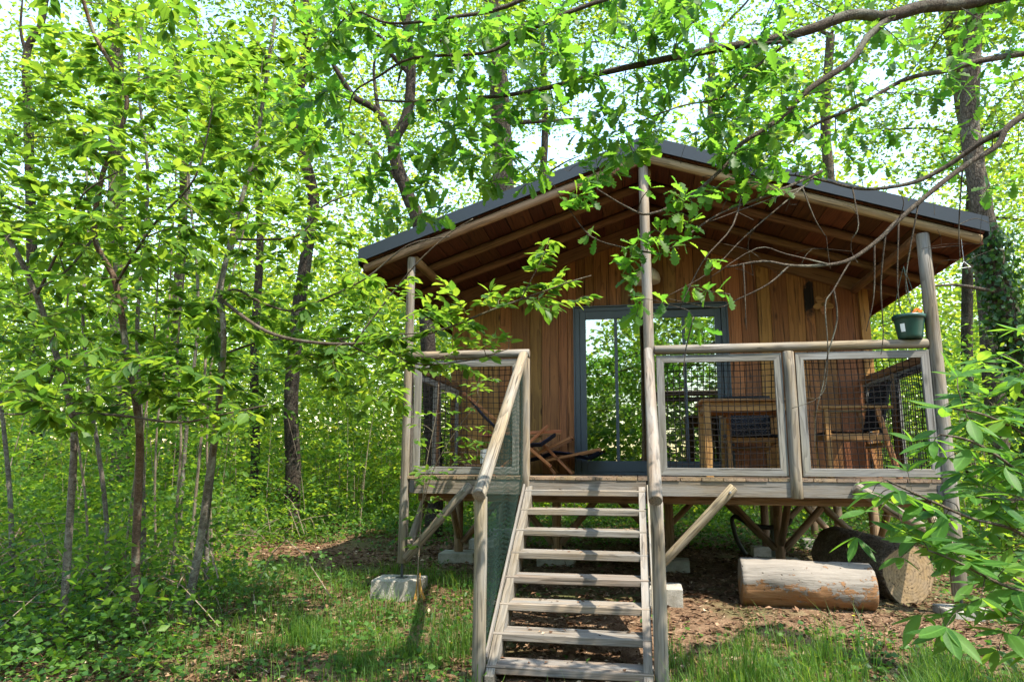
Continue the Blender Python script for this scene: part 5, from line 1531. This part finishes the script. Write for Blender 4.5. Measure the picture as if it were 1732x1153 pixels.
# ivy on the leaning trunk
def ivy(root, pts, r, n):
    P3 = smooth_path([at(*p) for p in pts], 8); A = np.array([tuple(p) for p in P3])
    idx = RNG.integers(0, len(A), n); th = RNG.uniform(0, 6.28, n)
    nrm = np.stack([np.cos(th), np.sin(th), np.zeros(n)], -1)
    pos = A[idx] + nrm * r * RNG.uniform(1.0, 1.3, (n, 1)) + RNG.normal(0, .06, (n, 3))
    ax = RNG.normal(0, .6, (n, 3)) + np.array([0, 0, -.7]); s = RNG.uniform(.045, .09, n)
    V, F = scatter(RH_V * np.array([1, 1.6, 1]), RH_F, pos, ax, nrm + RNG.normal(0, .25, (n, 3)), s)
    stuff_mesh('ivy', V, F, M_IVY, root)
ivy(iv, [(1760, 800, 8.6), (1735, 640, 8.6), (1712, 560, 8.6), (1690, 480, 8.6), (1672, 400, 8.6)], 0.15, 2600)

# ================================================================== WOODLAND MASS AND UNDERGROWTH (uncountable)
def mass(name, mat, n_cl, n_leaf, cf, rad, size, flat=.55):
    random.seed(len(name) * 7)
    pos, ax, nr, s = clumps(n_cl, n_leaf, cf, rad, flat, size)
    V, F = scatter(RH_V, RH_F, pos, ax, nr, s)
    return stuff_mesh(name, V, F, mat)

random.seed(15)
BLOBS = []
for q in range(80):
    d = random.uniform(15, 28); p = at(random.uniform(-500, 2300), 790, d)
    BLOBS.append((p.x, p.y, random.uniform(3.0, 11.5), random.uniform(.9, 2.0)))
def cf_far():
    while True:
        if random.random() < .5:
            d = random.uniform(14.5, 27); p = at(random.uniform(-500, 2300), 790, d)
            c = (p.x, p.y, -1 + 6.0 * random.random() ** 1.35)
        else:
            x_, y_, z_, r_ = random.choice(BLOBS)
            c = (random.gauss(x_, r_ * .6), random.gauss(y_, r_ * .6), random.gauss(z_, r_ * .45))
        return c
def cf_deep():
    while True:
        d = random.uniform(27, 46); p = at(random.uniform(-500, 2300), 790, d)
        c = (p.x, p.y, -1 + 14.0 * random.random() ** 2.3)
        return c
tag(mass('distant_woodland', M_FAR, 5700, 50, cf_far, .40, 0.168), 'bright green mass of woodland leaves behind the trees', 'woodland')
b = MB(); random.seed(19)
for q in range(1500):
    c = Vector(cf_far()); L = random.uniform(.5, 1.6); a = random.uniform(0, 6.28); e = random.uniform(-.2, .9)
    d = Vector((math.cos(a), math.sin(a), e)).normalized() * L; r = random.uniform(.005, .016)
    b.tube([c - d * .5, c + Vector((0, 0, .08 * L)), c + d * .5], [r, r * .7, r * .3], 3, False)
tag(b.build('woodland_twigs', M_BARKDARK), 'fine dark twigs threading the leaves of the far wood', 'twigs', kind='stuff')
tag(mass('deep_woodland', M_FAR, 4800, 30, cf_deep, .8, 0.37), 'hazy bright green depth of the wood far behind the cabin', 'woodland')

def cf_rear():
    a = random.uniform(-1.15, 1.15)
    r = random.uniform(13, 26)
    x_ = math.sin(a) * r; y_ = -6.5 - math.cos(a) * r
    hmax = 6.2 + 2.6 * math.sin(3.1 * a + .5) + 1.2 * math.sin(9 * a)
    return (x_, y_, -1.6 + (hmax + 1.6) * random.random() ** 1.7)
tag(mass('woodland_edge', M_CROWN, 3700, 26, cf_rear, .6, 0.36), 'wall of leafy woodland mirrored in the glass door', 'woodland')

def cf_under():
    while True:
        x_ = random.uniform(-13, 12); y_ = random.uniform(1.0, 15)
        if -3.3 < x_ < 3.6 and y_ < 6.3: continue
        if x_ <= -3.3 and y_ < 4.6 + 0.8 * math.sin(x_ * 1.3): 
            if x_ > -5.2 - .5 * (y_ - 2) : continue
            if y_ < 1.6: continue
        if x_ >= 3.6 and y_ < 2.2: continue
        h = 4.2 if x_ < 0 else 3.0
        if y_ > 8: h += 1.2
        z = float(ground_z(x_, y_)) + h * random.random() ** 1.6
        return (x_, y_, z)
tag(mass('undergrowth', M_UNDERG, 8800, 18, cf_under, .24, 0.105, .5), 'leafy undergrowth between the trees around the cabin', 'undergrowth')
def understorey():
    random.seed(123)
    P_, A_, N_, S_ = [], [], [], []
    n = 0
    while n < 1350:
        x_ = random.uniform(-10, -2.3); y_ = random.uniform(0.5, 8.0)
        if x_ > -4.6 and y_ < 4.7: continue
        if x_ > -6.0 + .25 * y_ and y_ < 3.0: continue
        n += 1
        h = random.random() ** 1.3 * (3.6 if x_ < -4.6 or y_ > 5.5 else 2.4)
        c = np.array([x_, y_, float(ground_z(x_, y_)) + .1 + h])
        a = random.uniform(0, 6.28); d = np.array([math.cos(a), math.sin(a), random.uniform(-.25, .2)]); sd = np.array([-d[1], d[0], 0])
        L = random.uniform(.35, .75)
        for k_ in range(15):
            t = k_ / 14; sg = 1 if k_ % 2 else -1
            P_.append(c + d * L * (t - .5) + np.array([0, 0, -.12 * t * t])); A_.append(d * .5 + sd * sg * .9 + np.array([0, 0, random.uniform(-.5, .05)]))
            N_.append([random.gauss(0, .45), random.gauss(0, .45), 1]); S_.append(.095 * random.uniform(.6, 1.2) * (1 - .3 * t))
    V, F = scatter(*TPL['oval'], np.array(P_), np.array(A_), np.array(N_), np.array(S_))
    tag(stuff_mesh('understorey_leaves', V, F, M_UNDERG), 'layered sprays of broad leaves filling the wood left of the cabin', 'understorey')
understorey()

def cf_bramble():
    while True:
        x_ = random.uniform(-9, -2.3); y_ = random.uniform(-2.2, 4.6)
        if x_ > -3.2 - .35 * (y_ + 1.5) : continue
        if y_ > 1.0 and x_ > -5.0: continue
        return (x_, y_, float(ground_z(x_, y_)) + .05 + .85 * random.random() ** 1.8)
tag(mass('bramble_thicket', M_UNDERG, 1500, 14, cf_bramble, .13, 0.075, .5), 'knee-high leafy brambles round the feet of the left stems', 'brambles')
# thin undergrowth stems
random.seed(91)
b = MB()
for q in range(900):
    p = cf_under(); gz = float(ground_z(p[0], p[1])); h = random.uniform(.6, 3.2)
    lean = Vector((random.gauss(0, .10), random.gauss(0, .10), 0)) * h
    q0 = Vector((p[0], p[1], gz - .05)); r = random.uniform(.003, .009)
    b.tube(smooth_path([q0, q0 + lean * .3 + Vector((0, 0, h * .5)), q0 + lean + Vector((0, 0, h))], 3), [r] * 4 + [r * .6] * 3, 4, False)
for q in range(330):   # tangle of dry stems at the left
    x_ = random.uniform(-8.5, -3.0); y_ = random.uniform(-1.6, 4.5)
    if x_ > -4.8 and y_ > -.2: continue
    _ = 0; gz = float(ground_z(x_, y_))
    L = random.uniform(.25, .9); a = random.uniform(0, 6.28); gz = float(ground_z(x_, y_))
    q0 = Vector((x_, y_, gz)); d = Vector((math.cos(a), math.sin(a), 0)) * L
    b.tube(smooth_path([q0, q0 + d * .4 + Vector((0, 0, L * random.uniform(.3, .9))), q0 + d + Vector((0, 0, L * random.uniform(0, .7)))], 3), random.uniform(.002, .006), 4, False)
o = b.build('undergrowth_stems', M_PALETWIG); tag(o, 'thin dry stems and brambles tangled in the undergrowth', 'stems', kind='stuff')

# ---- ground cover, litter, grass
def in_frame(x_, y_, margin=260):
    P = np.stack([x_, y_, ground_z(x_, y_)], -1); px_, py_, z_ = project(P)
    return (z_ > .5) & (px_ > -margin) & (px_ < 1732 + margin) & (py_ < 1153 + margin)

def noise2(x_, y_):
    return (np.sin(1.9 * x_ + 1.3) * np.cos(2.3 * y_ - .7) + .6 * np.sin(4.1 * x_ - 2.2 * y_ + .5) + .4 * np.sin(7.3 * y_ + 3.9 * x_)) / 2.0

n = 112000
x_ = RNG.uniform(-8, 8, n); y_ = -2.4 + 12 * RNG.random(n) ** 1.9
k = in_frame(x_, y_); x_, y_ = x_[k], y_[k]
pos = np.stack([x_, y_, ground_z(x_, y_) + RNG.uniform(.002, .02, len(x_))], -1)
ax = RNG.normal(0, 1, pos.shape) * np.array([1, 1, .22]); nr = RNG.normal(0, .35, pos.shape) + np.array([0, 0, 1])
V, F = scatter(RH_V * np.array([1, 1.0, 2.0]), RH_F, pos, ax, nr, (.012 + .06 * RNG.random(len(pos)) ** 2) * (1 + .04 * y_.clip(0)))
q_ = RNG.permutation(len(pos))[:45000]
V2, F2 = scatter(RH_V * np.array([1, .16, 1.0]), RH_F, pos[q_] + RNG.normal(0, .02, (len(q_), 3)) * np.array([1, 1, .2]), ax[q_] * np.array([1, 1, .6]), nr[q_], RNG.uniform(.03, .11, len(q_)))
V, F = np.concatenate([V, V2]), np.concatenate([F, F2 + len(V)])
tl = []
for q in range(64):
    i_ = int(RNG.integers(0, 8)); tl.append((RNG.uniform(TX0 + .02, TX1 - .02), -(0.099 + .2292 * i_) + RNG.uniform(.03, .21), -0.1168 - .1542 * i_ + .006))
for q in range(40): tl.append((RNG.uniform(-2.0, 2.5), RNG.uniform(0.1, 1.8), .006))
tl = np.array(tl)
V3, F3 = scatter(RH_V * np.array([1, 1.1, 2.2]), RH_F, tl, RNG.normal(0, 1, tl.shape) * np.array([1, 1, .12]), RNG.normal(0, .15, tl.shape) + np.array([0, 0, 1]), RNG.uniform(.015, .05, len(tl)))
V, F = np.concatenate([V, V3]), np.concatenate([F, F3 + len(V)])
tag(stuff_mesh('leaf_litter', V, F, M_LITTER), 'brown dead leaves and chips covering the forest floor', 'leaf litter')

def grass():
    n = 430000
    x_ = RNG.uniform(-5.0, 4.2, n); y_ = RNG.uniform(-2.4, 1.2, n)
    dens = np.zeros(n)
    left = np.exp(-((x_ + 1.9) / 1.2) ** 2 - ((y_ + 1.25) / .55) ** 2) * 1.0
    right = (x_ > .25) * np.clip((-.95 - y_ + .45 * noise2(x_ * 1.3, y_ * 1.3) + .10 * (x_ - 1.2)) / .4, 0, 1) * .8
    far = (x_ < -1.2) * (y_ > -1.4) * .22
    dens = np.maximum.reduce([left, right, far]) * np.clip(.32 + .9 * noise2(x_ * 2.1, y_ * 2.1) * noise2(x_ * .8 + 2, y_ * .8) + .35 * noise2(x_ * 5, y_ * 5), .03, 1)
    dens *= ~((x_ > -.98) & (x_ < .2) & (y_ > -1.9))
    k = (RNG.random(n) < dens) & in_frame(x_, y_)
    x_, y_ = x_[k], y_[k]; m = len(x_)
    h = (.05 + .24 * RNG.random(m) ** 1.5) * (1 + .8 * np.clip(noise2(x_ * 2.4, y_ * 2.4 + 3), -.6, 1.2)) * np.where(x_ > 0, 1.0, .72)
    a = RNG.uniform(0, 6.28, m); w = RNG.uniform(.0014, .0032, m); ln = RNG.uniform(.1, .75, m)
    base = np.stack([x_, y_, ground_z(x_, y_) - .005], -1)
    d = np.stack([np.cos(a), np.sin(a), np.zeros(m)], -1); sd = np.stack([-np.sin(a), np.cos(a), np.zeros(m)], -1)
    z = np.array([0, 0, 1.0])
    p1 = base + d * (h * ln * .25)[:, None] + z * (h * .55)[:, None]; p2 = base + d * (h * ln)[:, None] + z * (h * (1 - .25 * ln))[:, None]
    V = np.stack([base - sd * w[:, None], base + sd * w[:, None], p1 - sd * (w * .8)[:, None], p1 + sd * (w * .8)[:, None], p2], 1).reshape(-1, 3)
    F = (np.array([(0, 1, 3), (0, 3, 2), (2, 3, 4)])[None] + (np.arange(m) * 5)[:, None, None]).reshape(-1, 3)
    tag(stuff_mesh('grass', V, F, M_GRASS), 'fresh green grass growing on both sides of the stairs', 'grass')
grass()

def cover():
    n = 160000
    x_ = RNG.uniform(-9, 9, n); y_ = -2.6 + 13 * RNG.random(n) ** 1.3
    nz = noise2(x_ * .9, y_ * .9)
    dens = np.zeros(n)
    dens = np.where((x_ < -1.0) & (y_ < .9), .42 + .5 * nz, dens)
    dens = np.where((x_ < -3.0) & (y_ < .2), .8, dens)
    dens = np.where((x_ > -5.5) & (x_ < -2.0) & (y_ > .4) & (y_ < 4.0), .05 + .12 * nz, dens)
    dens = np.where(y_ > 3.6, .7 + .4 * nz, dens)
    dens = np.where((x_ > .25) & (y_ < -.6), .35 + .5 * nz, dens)
    dens = np.where((x_ > 2.7) & (y_ > -1.2), .5 + .4 * nz, dens)
    dens = np.where((x_ > -1.0) & (x_ < .2) & (y_ < 3), .025, dens)
    k = (RNG.random(n) < dens) & in_frame(x_, y_)
    x_, y_ = x_[k], y_[k]; m = len(x_)
    hh = np.where((x_ < -2.6) & (y_ < .3), .34, .10); hh = np.where(y_ > 3.6, .28, hh)
    pos = np.stack([x_, y_, ground_z(x_, y_) + hh * RNG.random(m) ** 1.6], -1)
    ax = RNG.normal(0, 1, pos.shape) * np.array([1, 1, .35]); nr = RNG.normal(0, .4, pos.shape) + np.array([0, -.15, 1])
    V, F = scatter(RH_V * np.array([1, 1.45, 1.5]), RH_F, pos, ax, nr, RNG.uniform(.025, .062, m) * (1 + .05 * y_.clip(0)))
    tag(stuff_mesh('ground_cover', V, F, M_COVER), 'low ivy, clover and bramble leaves creeping over the ground', 'ground cover')
cover()

# small yellow flowers in the grass
for i, (px_, py_, lab) in enumerate(((762, 1094, 'yellow buttercup in the grass left of the stairs'), (654, 1142, 'yellow buttercup at the bottom edge, left of the stairs'), (1383, 1120, 'yellow buttercup in the grass right of the stairs'), (1443, 1046, 'yellow buttercup near the right-hand log'))):
    p = ground_px(px_, py_ + 14); root = empty('buttercup', p); tag(root, lab, 'flower', 'yellow buttercups in the grass')
    top = p + Vector((.01, 0, .085))
    MB().tube([p, p + Vector((.004, 0, .05)), top], .0015, 4).build('stem', M_COVER, root)
    b = MB()
    for k_ in range(5):
        a = 2 * math.pi * k_ / 5
        u = Vector((math.cos(a), math.sin(a), .35)); w = Vector((-math.sin(a), math.cos(a), 0))
        b.add([top, top + u * .008 + w * .006, top + u * .013, top + u * .008 - w * .006], [(0, 1, 2, 3)])
    b.build('petals', M_YELLOW, root)
